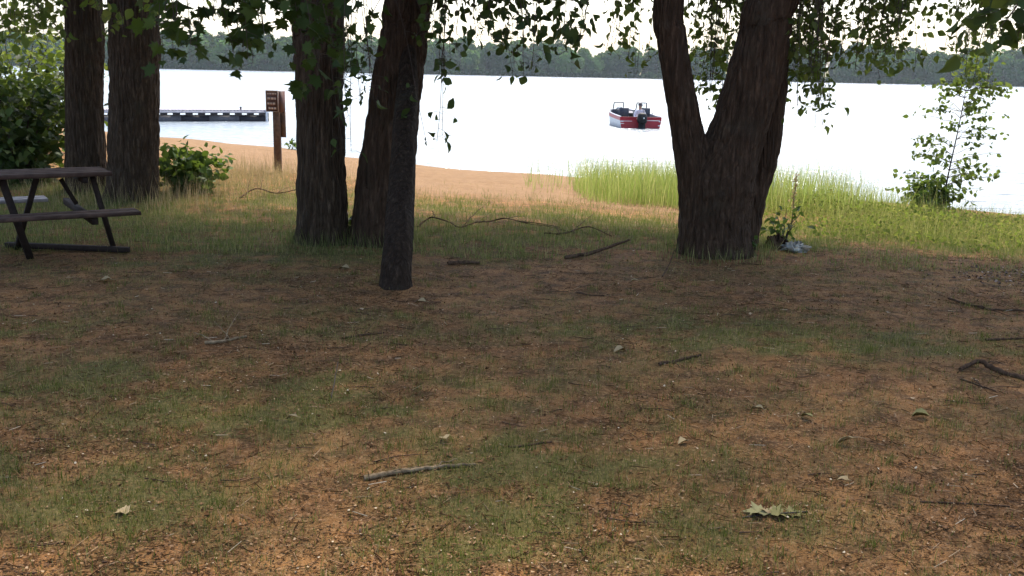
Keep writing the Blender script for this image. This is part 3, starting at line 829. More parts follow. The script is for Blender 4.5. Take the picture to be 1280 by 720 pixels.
# ------------------------------------------------------------------ sticks and fallen leaves
def stick(label, pix, rads, mat=DEADWOOD, side=(), seed=0, name='fallen_stick', cat='stick', lift=0.0, group='sticks and branches on the ground'):
    rng = np.random.default_rng(100 + seed)
    W = []
    for i, q in enumerate(pix):
        p = on_ground(q[0], q[1])
        if len(q) > 2: p = p + np.array([0, 0, q[2]])
        W.append(p)
    W = np.array(W); W[:, 2] += rads[0] * .75 + lift
    base = W[0].copy()
    P = smooth_path(W, max(10, len(W) * 5))
    P[1:-1] += rng.normal(size=(len(P) - 2, 3)) * rads[0] * .14
    n = len(P)
    mb = MB()
    d = 1 + .3 * (np.array([vnoise(np.arange(8) * 1.3, i * .7 + seed * 10, seed) for i in range(n)]) - .5)
    mb.tube(P, np.linspace(rads[0], rads[1], n) * (1 + .07 * rng.normal(size=n)), 8, 0, d)
    for (t, qx, qy, dz, r) in side:
        a = P[int(t * (n - 1))]
        e = on_ground(qx, qy) + np.array([0, 0, dz + r])
        mb.tube(limb_path(a, e, .01, 8, r * .8, rng), np.linspace(r, r * .35, 8), 6)
    o = mb.build(name, mat, None, True, base)
    return tag(o, label, cat, group)

stick('pale barked stick with a dark broken end lying in the foreground grass', [(455, 600), (490, 594), (520, 590), (560, 585), (595, 583)], (.013, .006), PALEWOOD, [(.1, 530, 585, 0, .004), (.65, 572, 578, .01, .005)], 1)
stick('thick dark crooked branch at the right edge', [(1200, 464), (1222, 459, .03), (1240, 466, .02), (1262, 470), (1290, 478)], (.013, .018), DEADWOOD, [(.35, 1252, 462, .03, .006)], 2)
stick('thin forked twig below the thick crooked branch', [(1200, 474), (1222, 482), (1245, 490)], (.006, .004), DEADWOOD, [(.6, 1216, 475, 0, .005)], 3)
stick('thin dark twig above the green patch at the right', [(1186, 374), (1210, 382), (1240, 388), (1285, 389)], (.010, .008), DEADWOOD, [(.4, 1262, 396, 0, .006)], 4)
stick('short dark stick in the middle of the brown soil', [(824, 457), (848, 452), (876, 445)], (.012, .007), DEADWOOD, [(.3, 850, 460, 0, .004)], 5)
stick('grey crooked twig with upright prongs on the left soil', [(256, 430), (280, 428), (308, 422)], (.012, .008), PALEWOOD, [(.25, 242, 424, .04, .005), (.5, 300, 404, .09, .004), (.7, 268, 412, .05, .004)], 6)
stick('long straight dark stick leaning on the grass left of the biggest tree', [(706, 324), (740, 320, .02), (786, 309, .06)], (.020, .012), DEADWOOD, [], 7)
stick('short thick log piece at the shade edge between the trees', [(560, 331), (578, 330), (600, 330)], (.018, .014), DEADWOOD, [], 8)
stick('long dead branch with bare twigs on the grass right of the leaning tree', [(522, 284), (536, 279, .05), (545, 281, .07), (562, 283, .04), (575, 287, .02), (596, 284, .05), (612, 282, .04), (630, 281, .07), (650, 283, .05), (676, 285, .04), (700, 287, .02)], (.009, .004), DEADWOOD,
      [(.42, 612, 268, .16, .006), (.45, 590, 276, .10, .005), (.62, 658, 276, .05, .005), (.8, 720, 292, 0, .005), (.2, 540, 274, .1, .006)], 9, 'dead_branch', 'branch')
stick('bare branch arching over the dry grass left of the straight trunk', [(300, 248), (320, 244, .08), (345, 247, .05), (372, 245, .08)], (.011, .006), DEADWOOD, [(.2, 312, 240, .16, .006), (.45, 330, 234, .14, .005), (.7, 366, 240, .08, .005)], 10, 'dead_branch', 'branch')
stick('dead branch with fine twigs on the grass beside the long straight stick', [(680, 292), (705, 296, .03), (735, 290, .05), (765, 296)], (.009, .005), DEADWOOD, [(.5, 742, 280, .12, .005), (.3, 690, 286, .08, .004)], 11, 'dead_branch', 'branch')
stick('thin twig on the soil left of the slim dead tree', [(428, 424), (452, 420), (480, 417)], (.008, .005), DEADWOOD, [(.6, 470, 408, .03, .003)], 12)
stick('thin curved twig on the soil right of the slim dead tree, below the log piece', [(720, 366), (742, 370), (762, 370)], (.007, .004), DEADWOOD, [], 13)
stick('upright thin twig stuck in the soil below the biggest tree', [(828, 346), (836, 338, .05), (842, 330, .12)], (.006, .004), DEADWOOD, [], 14)
stick('faint thin twig across the soil in the lower right corner', [(1150, 628), (1200, 630), (1262, 634)], (.005, .003), DEADWOOD, [], 15)
stick('green upright twig sprouting from the left soil', [(414, 498), (418, 488, .04), (423, 474, .10)], (.004, .002), TWIG, [], 16)
stick('thin dark twig on the soil right of the pale barked stick', [(636, 560), (664, 557), (690, 553)], (.006, .004), DEADWOOD, [], 17)
stick('straight dark twig in the green grass band at the right edge', [(1232, 426), (1256, 425), (1284, 424)], (.010, .007), DEADWOOD, [], 18)

def fallen(label, px, py, size, seed, tmpl=OV, mat=FALLEN, az=0.0):
    rng = np.random.default_rng(200 + seed)
    b = on_ground(px, py); mb = MB()
    tv = np.array(tmpl[0]) * size
    tv[:, 1] -= size * .5
    tv[:, 2] = tv[:, 2] * 1.6 + rng.normal(size=len(tv)) * size * .06
    tv[:, 2] -= tv[:, 2].min() - .006
    c, s = math.cos(az), math.sin(az)
    tv = tv @ np.array([[c, s, 0], [-s, c, 0], [0, 0, 1]])
    V2 = tv - np.array([0, 0, .0012]); nn = len(tv)
    mb.add(np.concatenate([tv, V2]), list(tmpl[1]) + [tuple(i + nn for i in f)[::-1] for f in tmpl[1]])
    P = np.array([tv[0] + [0, 0, .0], tv[0] + (tv[0] - tv.mean(0)) * .5]); P[:, 2] = np.maximum(P[:, 2], .004)
    mb.tube(np.array([P[0], P.mean(0), P[1]]), .0014, 5)
    o = mb.build('fallen_leaf', mat); o.location = Vector(b)
    return tag(o, label, 'leaf', 'fallen leaves on the soil')
fallen('pale tan leaf on the grass in the lower left corner', 152, 642, .062, 1, LOB, FALLEN, 1.3)
fallen('cream leaf above the pale barked stick', 555, 552, .06, 2, OVB, FALLEN, .4)
fallen('curled olive leaf in the right middle soil', 1150, 523, .085, 3, OVB, FALLEN_GREEN, 1.2)
fallen('narrow cream leaf in the right soil left of the curled olive leaf', 1056, 556, .085, 4, NARROW, FALLEN, 1.6)
fallen('pale leaf on the soil near the short dark stick', 774, 441, .085, 5, OVB, FALLEN, 2.0)
fallen('greenish leaf in the right middle soil above the narrow cream leaf', 1008, 524, .07, 6, OV, FALLEN_GREEN, .8)
fallen('small cream leaf right of the crumpled pair of leaves', 1053, 603, .05, 7, OVB, FALLEN, 1.0)
fallen('orange tan leaf on the soil left of the slim dead tree', 430, 338, .10, 8, OVB, FALLEN, 1.4)
fallen('pale tan leaf in front of the picnic table', 131, 353, .11, 9, OVB, FALLEN, 1.9)
fallen('small white leaf on the soil above the pale stick', 365, 526, .06, 10, NARROW, FALLEN, 1.5)
fallen('pale leaf on the right edge of the green band', 946, 514, .07, 11, NARROW, FALLEN, .9)
fallen('small pale leaf midway between the pale barked stick and the narrow cream leaf', 853, 555, .06, 12, OV, FALLEN, 2.2)
fallen('pale leaf on the soil just in front of the slim dead tree', 525, 381, .09, 13, OV, FALLEN, 1.6)
fallen('tiny bright leaf at the left foot of the biggest tree', 792, 355, .08, 14, OV, FALLEN, 1.3)

def leaf_pair():
    b = on_ground(966, 645)
    root = empty('crumpled_leaf_spray', b, 'crumpled pair of yellow green dead leaves in the right foreground', 'leaves')
    rng = np.random.default_rng(77)
    for k, (dx, dy, s, az, m) in enumerate([(-.075, .01, .10, 1.35, FALLEN_PALE), (.03, -.01, .085, -1.6, FALLEN_GREEN), (.095, .01, .08, -1.0, FALLEN_GREEN), (-.01, .03, .07, .5, FALLEN)]):
        mb = MB()
        tv = np.array(LOB[0]) * s; tv[:, 1] -= s * .5
        tv[:, 2] = np.abs(tv[:, 0]) * .30 + rng.random(len(tv)) * s * .16 - .12 * np.maximum(0, tv[:, 1])
        tv[:, 2] -= tv[:, 2].min() - .006
        c, sn = math.cos(az), math.sin(az)
        tv = tv @ np.array([[c, sn, 0], [-sn, c, 0], [0, 0, 1]]) + np.array([dx, dy, 0])
        nn = len(tv)
        mb.add(np.concatenate([tv, tv - [0, 0, .0012]]), list(LOB[1]) + [tuple(i + nn for i in f)[::-1] for f in LOB[1]])
        mb.build('leaf', m, root)
    mb = MB(); mb.tube(np.array([(-.13, -.03, .004), (-.04, -.012, .012), (.05, .0, .014), (.15, .035, .006)]), .003, 6); mb.build('stalk', TWIG, root)
leaf_pair()

def trash():
    rng = np.random.default_rng(88)
    b = on_ground(990, 313)
    n, k = 14, 18
    V = []
    for i in range(n + 1):
        for j in range(k):
            th = math.pi * i / n * .5; ph = 2 * math.pi * j / k
            r = .095 * (.75 + .5 * vnoise(j * .9, i * .8, 5)) + .028 * rng.normal()
            V.append((r * math.sin(th) * math.cos(ph) * 1.35, r * math.sin(th) * math.sin(ph), max(0, r * math.cos(th) * .62 + .022 * rng.normal())))
    Fs = [(i * k + j, (i + 1) * k + j, (i + 1) * k + (j + 1) % k, i * k + (j + 1) % k) for i in range(n) for j in range(k)]
    mb = MB(); mb.add(np.array(V), Fs)
    m = simple('pale_plastic', (.34, .32, .265), .6, .2, var=.35, scale=25)
    o = mb.build('plastic_bag', m); o.location = Vector(b) + Vector((.02, 0, 0))
    tag(o, 'crumpled pale blue grey plastic bag at the right foot of the biggest tree', 'litter bag')
    b2 = on_ground(970, 311)
    V = np.array(V) * [.8, .8, 1.5]; V += rng.normal(size=V.shape) * .008
    mb = MB(); mb.add(V, Fs)
    o = mb.build('rotten_stump', DEADWOOD); o.location = Vector(b2)
    tag(o, 'small dark rotten stump between the biggest tree and the plastic bag', 'stump')
trash()

# ------------------------------------------------------------------ picnic table
def picnic_table():
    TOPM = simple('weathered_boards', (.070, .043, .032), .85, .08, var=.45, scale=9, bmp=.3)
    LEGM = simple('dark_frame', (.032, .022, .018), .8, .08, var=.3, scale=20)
    LIT = simple('lit_bench_tint', (.24, .21, .20), .6, .4, var=.3, scale=12)  # far bench: bright light on the boards put into their colour
    u = np.array([-.84, -.54, 0]); nn = np.array([.54, -.84, 0])       # long axis (to the left), towards the camera
    Z = np.array([0, 0, 1.0])
    T = np.array([-3.56, 8.81, 0])                    # right near corner of the top
    gz = float(height(T[0] - .5, T[1]))
    base = np.array([T[0] - .4, T[1], gz])
    root = empty('picnic_table', base, 'dark weathered picnic table with attached benches at the left edge', 'picnic table')
    P = lambda a, b_, z: T + u * a + nn * b_ + Z * z - base + Z * gz
    W = lambda x, y, z: np.array([x, y, z + gz]) - base
    L = 1.85
    t = MB()
    for i in range(4): t.beam(P(.01 * (i % 2), -.06 - i * .135, .745), P(L, -.06 - i * .135, .745), .128, .034, Z)
    t.build('tabletop', TOPM, root)
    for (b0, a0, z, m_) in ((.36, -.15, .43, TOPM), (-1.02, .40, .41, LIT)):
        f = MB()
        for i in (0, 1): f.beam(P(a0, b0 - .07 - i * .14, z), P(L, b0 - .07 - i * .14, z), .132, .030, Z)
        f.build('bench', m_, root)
    for a in (.22, 1.0):
        c = MB(); c.beam(P(a, -1.2, .375), P(a, .30, .375), .05, .06, Z); c.build('bench_support', LEGM, root)
        c = MB(); c.beam(P(a + .003, -.55, .695), P(a + .003, -.02, .695), .045, .05, Z); c.build('top_support', LEGM, root)
    def leg(p, q, w_=.042):
        m = MB(); m.beam(p, q, w_, w_ + .015, nn); m.build('leg', LEGM, root)
    leg(W(-3.76, 8.86, .71), W(-3.70, 9.10, -.02))
    leg(W(-4.37, 8.47, .71), W(-4.27, 8.66, -.03), .058)
    leg(W(-4.19, 8.72, .71), W(-4.62, 9.10, -.02))
    m = MB(); m.beam(W(-4.10, 8.98, .67), W(-3.98, 9.0, .44), .035, .04, nn); m.build('brace', LEGM, root)
    m = MB(); m.beam(W(-4.72, 9.13, .03), W(-3.53, 8.99, .03), .07, .045, Z); m.build('ground_rail', LEGM, root)
picnic_table()

# ------------------------------------------------------------------ sign post
def sign():
    b = on_ground(348, 216)
    d = b[1]; s = d / F
    WOOD = simple('sign_post_wood', (.14, .085, .055), .8, .2, var=.35, scale=18)
    BRN = simple('sign_brown', (.10, .045, .03), .6, .3, var=.15, scale=8)
    EDGE = simple('sign_edge', (.36, .29, .24), .6, .3, var=.1)
    TXT = simple('sign_lettering', (.62, .50, .42), .6, .3, var=.1)
    root = empty('sign_post', b, 'brown wooden signpost with a lettered board on the sand', 'sign')
    h = 101 * s
    m = MB(); m.box((0, 0, h * .46), (.115, .10, h * .92 + .1)); m.build('post', WOOD, root)
    w, hh = .24, .36
    zc = h - hh / 2
    def R3(a): return np.array([[math.cos(a), -math.sin(a), 0], [math.sin(a), math.cos(a), 0], [0, 0, 1]])
    ra = R3(-.30)
    m = MB(); c = np.array([-.045, -.085, zc]); m.box(c, (w, .025, hh), ra); fr = m.build('board', BRN, root)
    t = MB()
    for (zz, segs) in ((.125, [(-.075, .03), (-.03, .03), (.02, .04), (.07, .03)]), (.045, [(-.06, .05), (.005, .05), (.06, .03)]), (-.04, [(-.07, .04), (-.02, .03), (.035, .05)]), (-.12, [(-.05, .04), (.0, .04), (.055, .045)])):
        for x, ww in segs:
            t.box(c + ra @ np.array([x, -.0155, zz]), (ww, .006, .034 if zz < .1 else .022), ra)
    t.build('lettering', TXT, fr)
    e = MB()
    for x in (-w / 2 + .006, w / 2 - .006): e.box(c + ra @ np.array([x, -.0165, 0]), (.012, .008, hh), ra)
    for z in (-hh / 2 + .006, hh / 2 - .006): e.box(c + ra @ np.array([0, -.0165, z]), (w - .026, .008, .012), ra)
    e.build('edge_strip', EDGE, fr)
    rb = R3(1.15)
    m = MB(); m.box(np.array([.10, -.02, zc - .01]), (.15, .025, hh), rb); tag(m.build('board', BRN, root), 'second brown board facing sideways')
    m = MB(); m.box((.10, .04, zc - hh / 2 - .22), (.085, .03, .44)); m.build('backing_plank', WOOD, root)
sign()

# ------------------------------------------------------------------ dock
def dock():
    e = at_z(334, 151.5, WATER_Z); l = at_z(60, 152, WATER_Z)
    u = l - e; u[2] = 0; Ln = 9.5; u = u / np.linalg.norm(u); v = np.array([-u[1], u[0], 0]); 
    if v[1] < 0: v = -v
    Z = np.array([0, 0, 1.])
    DECK = simple('grey_deck_boards', (.42, .38, .40), .6, .3, var=.2, scale=6)
    DARK = simple('black_float', (.025, .022, .026), .6, .3, var=.3)
    GREY = simple('grey_float_panel', (.11, .10, .105), .7, .3, var=.3)
    WHT = simple('pale_bracket', (.7, .7, .72), .5, .4, var=.1)
    root = empty('floating_dock', e, 'low grey floating dock with dark sides on the lake at the left', 'dock')
    P = lambda a, b, z: u * a + v * b + Z * z
    m = MB()
    n = 66
    for i in range(n): m.beam(P(.07 + i * Ln / n, 0, .47), P(.07 + i * Ln / n, 1.5, .47), Ln / n - .012, .05, Z)
    m.build('deck', DECK, root)
    m = MB(); m.beam(P(0, -.02, .40), P(Ln, -.02, .40), .04, .085, Z); m.build('side_beam', DECK, root)
    i = 0; a = .05
    while a < Ln - .5:
        ln = 1.15 if i % 2 == 0 else 1.3
        m = MB(); m.beam(P(a, .45, .06), P(a + ln - .03, .45, .06), .8, .36, Z); m.build('float', GREY if i % 2 else DARK, root)
        a += ln; i += 1
    for k in range(18):
        m = MB(); m.beam(P(.05 + k * .52, .03, .318), P(.05 + k * .52 + .30, .03, .318), .05, .078, Z); m.build('bracket', DARK, root)
    m = MB(); m.beam(P(0, .02, .262), P(Ln, .02, .262), .04, .028, Z); m.build('lower_beam', DARK, root)
    m = MB(); m.tube(np.array([P(-.05, .1, -.6), P(-.05, .1, .3), P(-.05, .1, .78)]), .045, 10); m.build('post', DARK, root)
    m = MB(); m.tube(np.array([P(.03, -.08, -.6), P(.03, -.08, .1), P(.03, -.08, .46)]), .045, 10); tag(m.build('post', WHT, root), 'short pale corner post')
    m = MB(); m.beam(P(-.09, .1, .40), P(.06, .1, .40), .16, .09, Z); m.build('post_bracket', WHT, root)
    m = MB(); m.tube(np.array([P(1.1, .2, .49), P(1.1, .2, .55), P(1.1, .2, .62)]), .04, 8); m.build('cleat', DARK, root)
dock()

# ------------------------------------------------------------------ boat and person
def boat():
    o = at_z(800.5, 160.3, WATER_Z)
    rz = R(5)
    root = empty('motor_boat', o, 'red and silver motor boat with black outboard on the lake', 'boat', rz=rz)
    RED = simple('red_hull_paint', (.36, .010, .024), .35, .4, var=.1, scale=3)
    SIL = simple('silver_hull', (.62, .62, .66), .35, .5, .0, var=.08, scale=3)
    WHT = simple('white_trim', (.8, .78, .78), .35, .5, var=.04)
    BLK = simple('black_motor', (.012, .011, .011), .6, .2, var=.2)
    DRK = simple('dark_upholstery', (.03, .035, .05), .6, .3, var=.3)
    GRY = simple('grey_deck_carpet', (.20, .19, .20), .9, .2, var=.2)
    FRM = simple('windscreen_frame', (.10, .10, .115), .45, .4, .2, var=.1)
    g, nt, out = mat_new('windscreen_glass'); gl = nd(nt, 'ShaderNodeBsdfTransparent'); gl.inputs[0].default_value = (.82, .88, .9, 1)
    gs = nd(nt, 'ShaderNodeBsdfGlossy'); gs.inputs['Roughness'].default_value = .03; mx = nd(nt, 'ShaderNodeMixShader'); mx.inputs[0].default_value = .12
    nt.links.new(gl.outputs[0], mx.inputs[1]); nt.links.new(gs.outputs[0], mx.inputs[2]); nt.links.new(mx.outputs[0], out.inputs[0])
    st = np.linspace(0, 5.2, 17)
    def half(y): return .95 * (1 - max(0, (y - 2.4) / 2.8) ** 2.2)
    def gun(y): return .50 + .20 * (y / 5.2) ** 1.6
    rows = []
    for y in st:
        w = max(half(y), .012); g_ = gun(y)
        rows.append([(-w, y, g_), (-w * 1.0, y, g_ - .16), (-w * .93, y, .02), (-w * .80, y, -.10), (0, y, -.22 + .12 * (y / 5.2) ** 3),
                     (w * .80, y, -.10), (w * .93, y, .02), (w, y, g_ - .16), (w, y, g_)])
    V = np.array(rows).reshape(-1, 3); k = 9
    m = MB(); red = []; sil = []
    for i in range(len(st) - 1):
        for j in range(k - 1):
            f = (i * k + j, i * k + j + 1, (i + 1) * k + j + 1, (i + 1) * k + j)
            (red if j in (0, 7) else sil).append(f)
    m.add(V, sil, 0); m.add(V, red, 1)
    # inner wall, a step in from the outside
    Vi = V.copy(); Vi[:, 0] *= .94
    inn = [(i * k + j, (i + 1) * k + j, (i + 1) * k + j + 1, i * k + j + 1) for i in range(len(st) - 1) for j in (0, 7)]
    m.add(Vi, inn, 2)
    m.build('hull', [SIL, RED, GRY], root)
    m = MB(); r0 = np.array(rows[0])
    r0o = r0 * [1, 1, 1] + [0, -.006, 0]; r0i = r0 + [0, .06, 0]
    m.add(np.concatenate([r0o, r0i]), [tuple(range(9)), tuple(range(9, 18))[::-1], (8, 0, 9, 17)])
    tr = m.build('transom', RED, root)
    m = MB()
    m.box((-.62, -.016, .31), (.44, .012, .022)); m.box((.55, -.016, .345), (.62, .012, .028)); m.box((.84, -.016, .12), (.09, .012, .05)); m.box((.86, -.016, .31), (.07, .012, .05)); m.box((-.86, -.016, .30), (.14, .012, .05)); m.box((-.84, -.016, .20), (.16, .012, .025))
    m.build('trim_marks', WHT, tr)
    m = MB()
    ys_ = st
    for s in (-1, 1):
        P = np.array([(s * max(half(y), .012) * .97, y, gun(y) + .012) for y in ys_]); m.tube(P, .026, 8)
    m.build('gunwale', SIL, root)
    m = MB()
    fl = [(-half(y) * .93, y, .12) for y in st] + [(half(y) * .93, y, .12) for y in st[::-1]]
    m.add(np.array(fl), [tuple(range(len(fl)))]); m.build('floor', GRY, root)
    m = MB()
    fd = [(-max(half(y), .01) * .93, y, gun(y) - .05) for y in st if y > 3.2]; fd += [(-a, b_, c_) for a, b_, c_ in fd[::-1]]
    m.add(np.array(fd), [tuple(range(len(fd)))]); m.build('bow_deck', GRY, root)
    m = MB(); m.box((0, .30, .28), (1.7, .48, .05)); m.box((0, .535, .2), (1.7, .03, .18)); m.build('stern_deck', WHT, root)
    for s in (-1, 1):
        c = MB(); c.box((s * .55, 2.75, .42), (.62, .55, .60)); cons = c.build('console', DRK, root)
        c = MB(); a = .0
        x0, x1 = s * .55 - .26, s * .55 + .26
        Pw = [(x0, 2.60, .72), (x0 + .03, 2.50, 1.06), (x1 - .03, 2.50, 1.06), (x1, 2.60, .72), (x0, 2.60, .72)]
        for a_, b_ in zip(Pw[:-1], Pw[1:]): c.tube(np.array([a_, (np.array(a_) + b_) / 2, b_]), .028, 6)
        fr = c.build('windscreen', FRM, root)
        c = MB(); c.add(np.array([(x0, 2.6, .72), (x1, 2.6, .72), (x1 - .03, 2.5, 1.06), (x0 + .03, 2.5, 1.06)]), [(0, 1, 2, 3)]); c.build('pane', g, fr)
    for s, yy in ((-1, 1.55), (1, 1.75)):
        c = MB(); c.box((s * .52, yy, .40), (.46, .44, .14)); c.box((s * .52, yy, .22), (.12, .12, .22)); se = c.build('seat', DRK, root)
        c = MB(); c.box((s * .52, yy - .21, .64), (.44, .10, .42)); c.build('backrest', DRK, se)
    c = MB(); P = np.array([(-.52 + .19 * math.cos(t), 2.36, .66 + .19 * math.sin(t)) for t in np.linspace(0, 2 * math.pi, 17)]); c.tube(P, .014, 6, cap=False); c.build('steering_wheel', BLK, root)
    c = MB(); c.tube(np.array([(.93, .1, .52), (.90, .5, .62), (.88, 1.1, .66), (.90, 1.7, .62), (.94, 2.0, .55)]), .016, 6); c.build('grab_rail', FRM, root)
    # outboard
    mt = MB()
    prof = [(.14, .10), (.185, .16), (.195, .30), (.19, .44), (.16, .53), (.09, .57)]
    K = 14; Vm = []
    for r_, z in prof:
        for j in range(K):
            t = 2 * math.pi * j / K
            Vm.append((r_ * 1.1 * np.sign(math.cos(t)) * abs(math.cos(t)) ** .7, -.27 + r_ * 1.25 * np.sign(math.sin(t)) * abs(math.sin(t)) ** .7, z + .12))
    Fm = [(i * K + j, i * K + (j + 1) % K, (i + 1) * K + (j + 1) % K, (i + 1) * K + j) for i in range(len(prof) - 1) for j in range(K)] + [tuple(range(K))[::-1], tuple(range((len(prof) - 1) * K, len(prof) * K))]
    mt.add(np.array(Vm), Fm); om = mt.build('outboard_motor', BLK, root, True)
    c = MB(); c.box((0, -.26, .05), (.27, .26, .46)); c.box((0, -.28, -.25), (.10, .16, .4)); c.box((0, -.06, .36), (.22, .16, .2)); c.build('motor_leg', BLK, om)
    c = MB(); c.box((.03, -.515, .47), (.05, .012, .06)); c.build('motor_badge', WHT, om)
    return root, o, rz

broot, bo, brz = boat()

def person():
    me = bpy.data.meshes.new('person_skeleton')
    J = []; E = []; Rr = []
    def j(p, r, par=None):
        J.append(p); Rr.append(r)
        if par is not None: E.append((par, len(J) - 1))
        return len(J) - 1
    # seated on the stern deck edge facing the motor (towards -y), leaning forward
    pel = j((0, .42, .43), .15); be = j((0, .38, .56), .145, pel); ch = j((0, .32, .74), .165, be); ne0 = j((0, .28, .88), .075, ch); ne = j((0, .26, .93), .058, ne0)
    hd = j((0, .235, 1.01), .088, ne); hd2 = j((0, .235, 1.09), .09, hd); j((0, .24, 1.15), .06, hd2)
    for s in (-1, 1):
        sh = j((s * .17, .30, .83), .07, ch); el = j((s * .26, .22, .60), .048, sh); wr = j((s * .19, .06, .52), .034, el); pm = j((s * .17, -.0, .50), .032, wr)
        for f in range(4):
            a = j((s * (.145 + .018 * f), -.045, .495), .009, pm); b_ = j((s * (.145 + .018 * f), -.075, .475), .008, a)
        j((s * .125, -.02, .495), .010, pm)
        hp = j((s * .10, .40, .42), .10, pel); kn = j((s * .17, .80, .46), .07, hp); an = j((s * .16, .86, .20), .045, kn); j((s * .16, .96, .15), .042, an)
    me.from_pydata(J, E, [])
    ob = bpy.data.objects.new('person_skeleton', me); COL.objects.link(ob)
    md = ob.modifiers.new('skin', 'SKIN'); md.use_smooth_shade = True
    for i, sv in enumerate(me.skin_vertices[0].data):
        sv.radius = (Rr[i], Rr[i] * (.75 if i in (0, 1, 2) else 1)); sv.use_root = (i == 0)
    ss = ob.modifiers.new('sub', 'SUBSURF'); ss.levels = ss.render_levels = 2
    dg = bpy.context.evaluated_depsgraph_get()
    ev = bpy.data.meshes.new_from_object(ob.evaluated_get(dg))
    bpy.data.objects.remove(ob)
    SH = simple('pale_shirt', (.62, .60, .66), .8, .2, var=.12); TR = simple('dark_trousers', (.05, .055, .08), .8, .2); SK = simple('skin', (.42, .25, .18), .55, .3, var=.06)
    for m in (SH, TR, SK):
        ev.materials.append(m)
    for p in ev.polygons:
        c = p.center
        p.material_index = 2 if (c.z > .90 and abs(c.x) < .13) or (c.y < .10 and abs(c.x) > .08) else (1 if c.z < .50 and c.y > .2 else 0)
        p.use_smooth = True
    o = bpy.data.objects.new('person', ev); COL.objects.link(o)
    o.location = Vector(bo) + Matrix.Rotation(brz, 3, 'Z') @ Vector((.0, .0, -.08)); o.rotation_euler = (0, 0, brz)
    tag(o, 'person in a pale shirt and dark cap sitting at the stern of the red boat', 'person')
    CAP = simple('dark_cap', (.05, .045, .05), .8, .2); DK = simple('face_dark', (.03, .02, .02), .5, .3)
    m = MB()
    K = 16; Vc = []
    for i in range(6):
        t = i / 5 * math.pi / 2
        for q_ in range(K):
            a = 2 * math.pi * q_ / K; Vc.append((.105 * math.cos(t) * math.cos(a), .237 + .112 * math.cos(t) * math.sin(a), 1.10 + .095 * math.sin(t)))
    m.add(np.array(Vc), [(i * K + q_, i * K + (q_ + 1) % K, (i + 1) * K + (q_ + 1) % K, (i + 1) * K + q_) for i in range(5) for q_ in range(K)])
    bv = [(.10 * math.cos(a), .237 - .10 + -.10 * abs(math.sin(a)), 1.098 - .02 * abs(math.sin(a))) for a in np.linspace(0, math.pi, 9)]
    m.add(np.array(bv + [(x, y, z - .012) for x, y, z in bv]), [tuple(range(9)), tuple(range(9, 18))[::-1]] + [(i, i + 9, i + 10, i + 1) for i in range(8)])
    m.build('cap', CAP, o, True)
    for s in (-1, 1):
        m = MB(); m.box((s * .034, .151, 1.045), (.026, .012, .014)); m.build('eye', DK, o)
    m = MB(); m.add(np.array([(-.016, .150, 1.0), (.016, .150, 1.0), (0, .152, 1.05), (0, .125, 1.003)]), [(0, 1, 3), (1, 2, 3), (2, 0, 3)]); m.build('nose', SK, o)
person()

# ------------------------------------------------------------------ far wood
def far_wood():
    rng = np.random.default_rng(99)
    mb = MB()
    tones = [leaf_mat('far_foliage_%s' % nm, [(0, tuple(c * .75 for c in col)), (1, tuple(c * 1.3 for c in col))], .2, .9, None, .02)
             for nm, col in (('dark', (.012, .042, .014)), ('mid', (.026, .076, .020)), ('light', (.055, .125, .026)), ('pale', (.09, .165, .04)))]
    n = 640
    xs_ = np.sort(rng.uniform(-420, 420, n)); row = rng.integers(0, 4, n)
    xb = np.arange(-420, 420, 2.6)
    xs_ = np.concatenate([xs_, xb]); row = np.concatenate([row, np.full(len(xb), -1)])
    quad = ([(-.5, -.5, 0), (.5, -.4, .1), (.6, .4, 0), (-.3, .6, .15)], [(0, 1, 2, 3)])
    for x, rw in zip(xs_, row):
        low = rw < 0
        y = float(far_y(x)) + (1.0 if low else 5 + rw * 7) + rng.uniform(-.6, 1.5)
        z0 = float(height(x, y, False))
        if low: hgt = rng.uniform(1.4, 3.6); w = rng.uniform(1.8, 2.6)
        else:
            hgt = (5.5 + 10.0 * float(fbm(x * .012 + 3, 2.0, 101, 3)) + 1.4 * rw) * rng.uniform(.78, 1.15); w = hgt * rng.uniform(.30, .46)
        tone = 0 if low else int(rng.choice(4, p=(.38, .34, .20, .08)))
        K = 26 if low else int(190 * (w / 4.5) ** 1.2)
        u = unit(rng.normal(size=(K, 3))); u[:, 1] = -np.abs(u[:, 1]) * np.where(rng.random(K) < .8, 1, -1)
        lob = unit(rng.normal(size=(7, 3)))
        rr = .74 + .36 * np.max(np.clip(u @ lob.T, 0, 1) ** 4, axis=1)
        p = u * rr[:, None] * np.array([w, w, hgt * .5])
        if not low and rng.random() < .03: p[:, :2] *= np.clip(1.15 - (p[:, 2:3] / (hgt * .5) + 1) * .5, .12, 1) * .8
        p = p + np.array([x, y, z0 + hgt * .52])
        k = p[:, 2] > z0 + .1; p = p[k]; u = u[k]; m = len(p)
        mb.inst(quad, frames(rng.normal(size=(m, 3)), rng.uniform(1.0, 2.3, m) * (.6 if low else 1), rng, u * 2.2), p, tone)
        ck = 8; cv = []                                # inner mass that closes the crown
        for t, q in ((.0, .6), (.3, .85), (.6, .82), (.85, .5), (.97, .1)):
            for j in range(ck):
                a = 2 * math.pi * j / ck; r_ = w * .84 * q * rng.uniform(.85, 1.08)
                cv.append((x + r_ * math.cos(a), y + r_ * math.sin(a), z0 + hgt * t - .1))
        mb.add(np.array(cv), [(i * ck + j, i * ck + (j + 1) % ck, (i + 1) * ck + (j + 1) % ck, (i + 1) * ck + j) for i in range(4) for j in range(ck)], tone)
    tag(mb.build('distant_wood', tones), 'hazy green wood along the far shore of the lake', 'wood', kind='stuff')
far_wood()

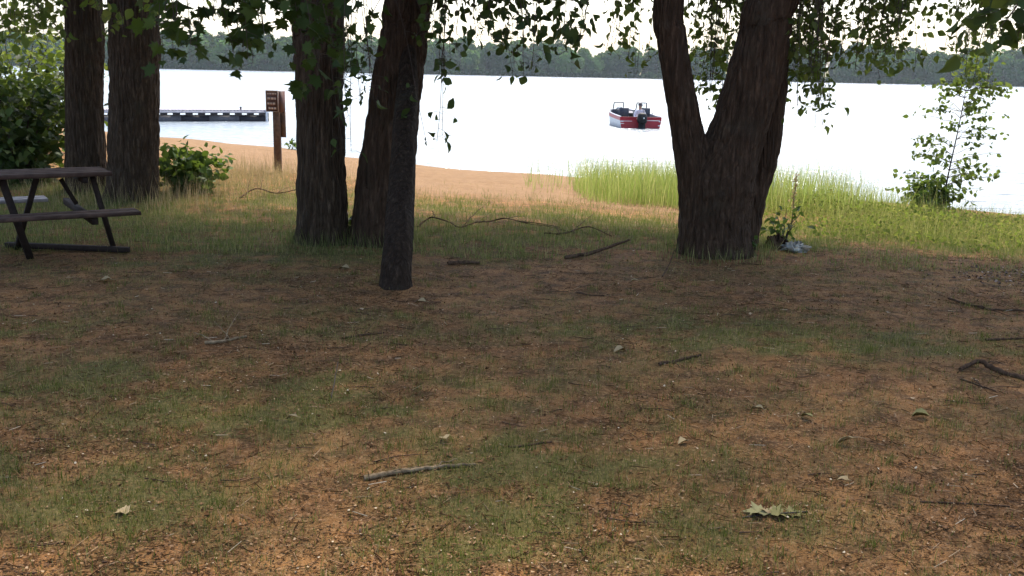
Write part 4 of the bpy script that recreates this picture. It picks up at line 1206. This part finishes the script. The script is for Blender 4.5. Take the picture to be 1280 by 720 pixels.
# ------------------------------------------------------------------ haze
def haze():
    m, nt, out = mat_new('haze_air')
    v = nd(nt, 'ShaderNodeVolumePrincipled'); v.inputs['Color'].default_value = (.80, .90, 1, 1); v.inputs['Density'].default_value = HAZE
    v.inputs['Anisotropy'].default_value = .3
    nt.links.new(v.outputs[0], out.inputs['Volume'])
    mb = MB(); mb.box((0, 1350, 16), (5100, 3400, 44))
    tag(mb.build('haze', m), 'thin blue haze over the lake', 'haze', kind='stuff')
HAZE = .00013
haze()

# ------------------------------------------------------------------ light
SUN_EL, SUN_AZ = R(56), R(12)        # azimuth clockwise from the view direction (+Y)
w = bpy.data.worlds.new('World'); sc.world = w; w.use_nodes = True
nt = w.node_tree
sky = nt.nodes.new('ShaderNodeTexSky'); sky.sky_type = 'NISHITA'; sky.sun_disc = False
sky.sun_elevation = SUN_EL; sky.sun_rotation = SUN_AZ
sky.air_density = 1.0; sky.dust_density = 3.5; sky.ozone_density = 1.6; sky.altitude = 200
bg = nt.nodes['Background']; bg.inputs['Strength'].default_value = .15
nt.links.new(sky.outputs[0], bg.inputs['Color'])
sd = bpy.data.lights.new('sun', 'SUN'); sd.energy = 2.8; sd.angle = R(3); sd.color = (1, .94, .83)
so = bpy.data.objects.new('sun', sd); COL.objects.link(so)
dirv = Vector((math.sin(SUN_AZ) * math.cos(SUN_EL), math.cos(SUN_AZ) * math.cos(SUN_EL), math.sin(SUN_EL)))
so.rotation_euler = dirv.to_track_quat('Z', 'Y').to_euler(); so.location = (0, 0, 30)

sc.render.engine = 'CYCLES'
vs = sc.view_settings
vs.view_transform = 'Standard'; vs.look = 'None'; vs.gamma = 1; vs.use_curve_mapping = False
vs.exposure = 1.5
cy = sc.cycles
cy.use_denoising = True
try: cy.denoiser = 'OPENIMAGEDENOISE'
except Exception: pass
cy.max_bounces = 7; cy.diffuse_bounces = 4; cy.glossy_bounces = 3; cy.transmission_bounces = 4; cy.transparent_max_bounces = 6; cy.volume_bounces = 0
cy.caustics_reflective = False; cy.caustics_refractive = False
cy.sample_clamp_indirect = 6
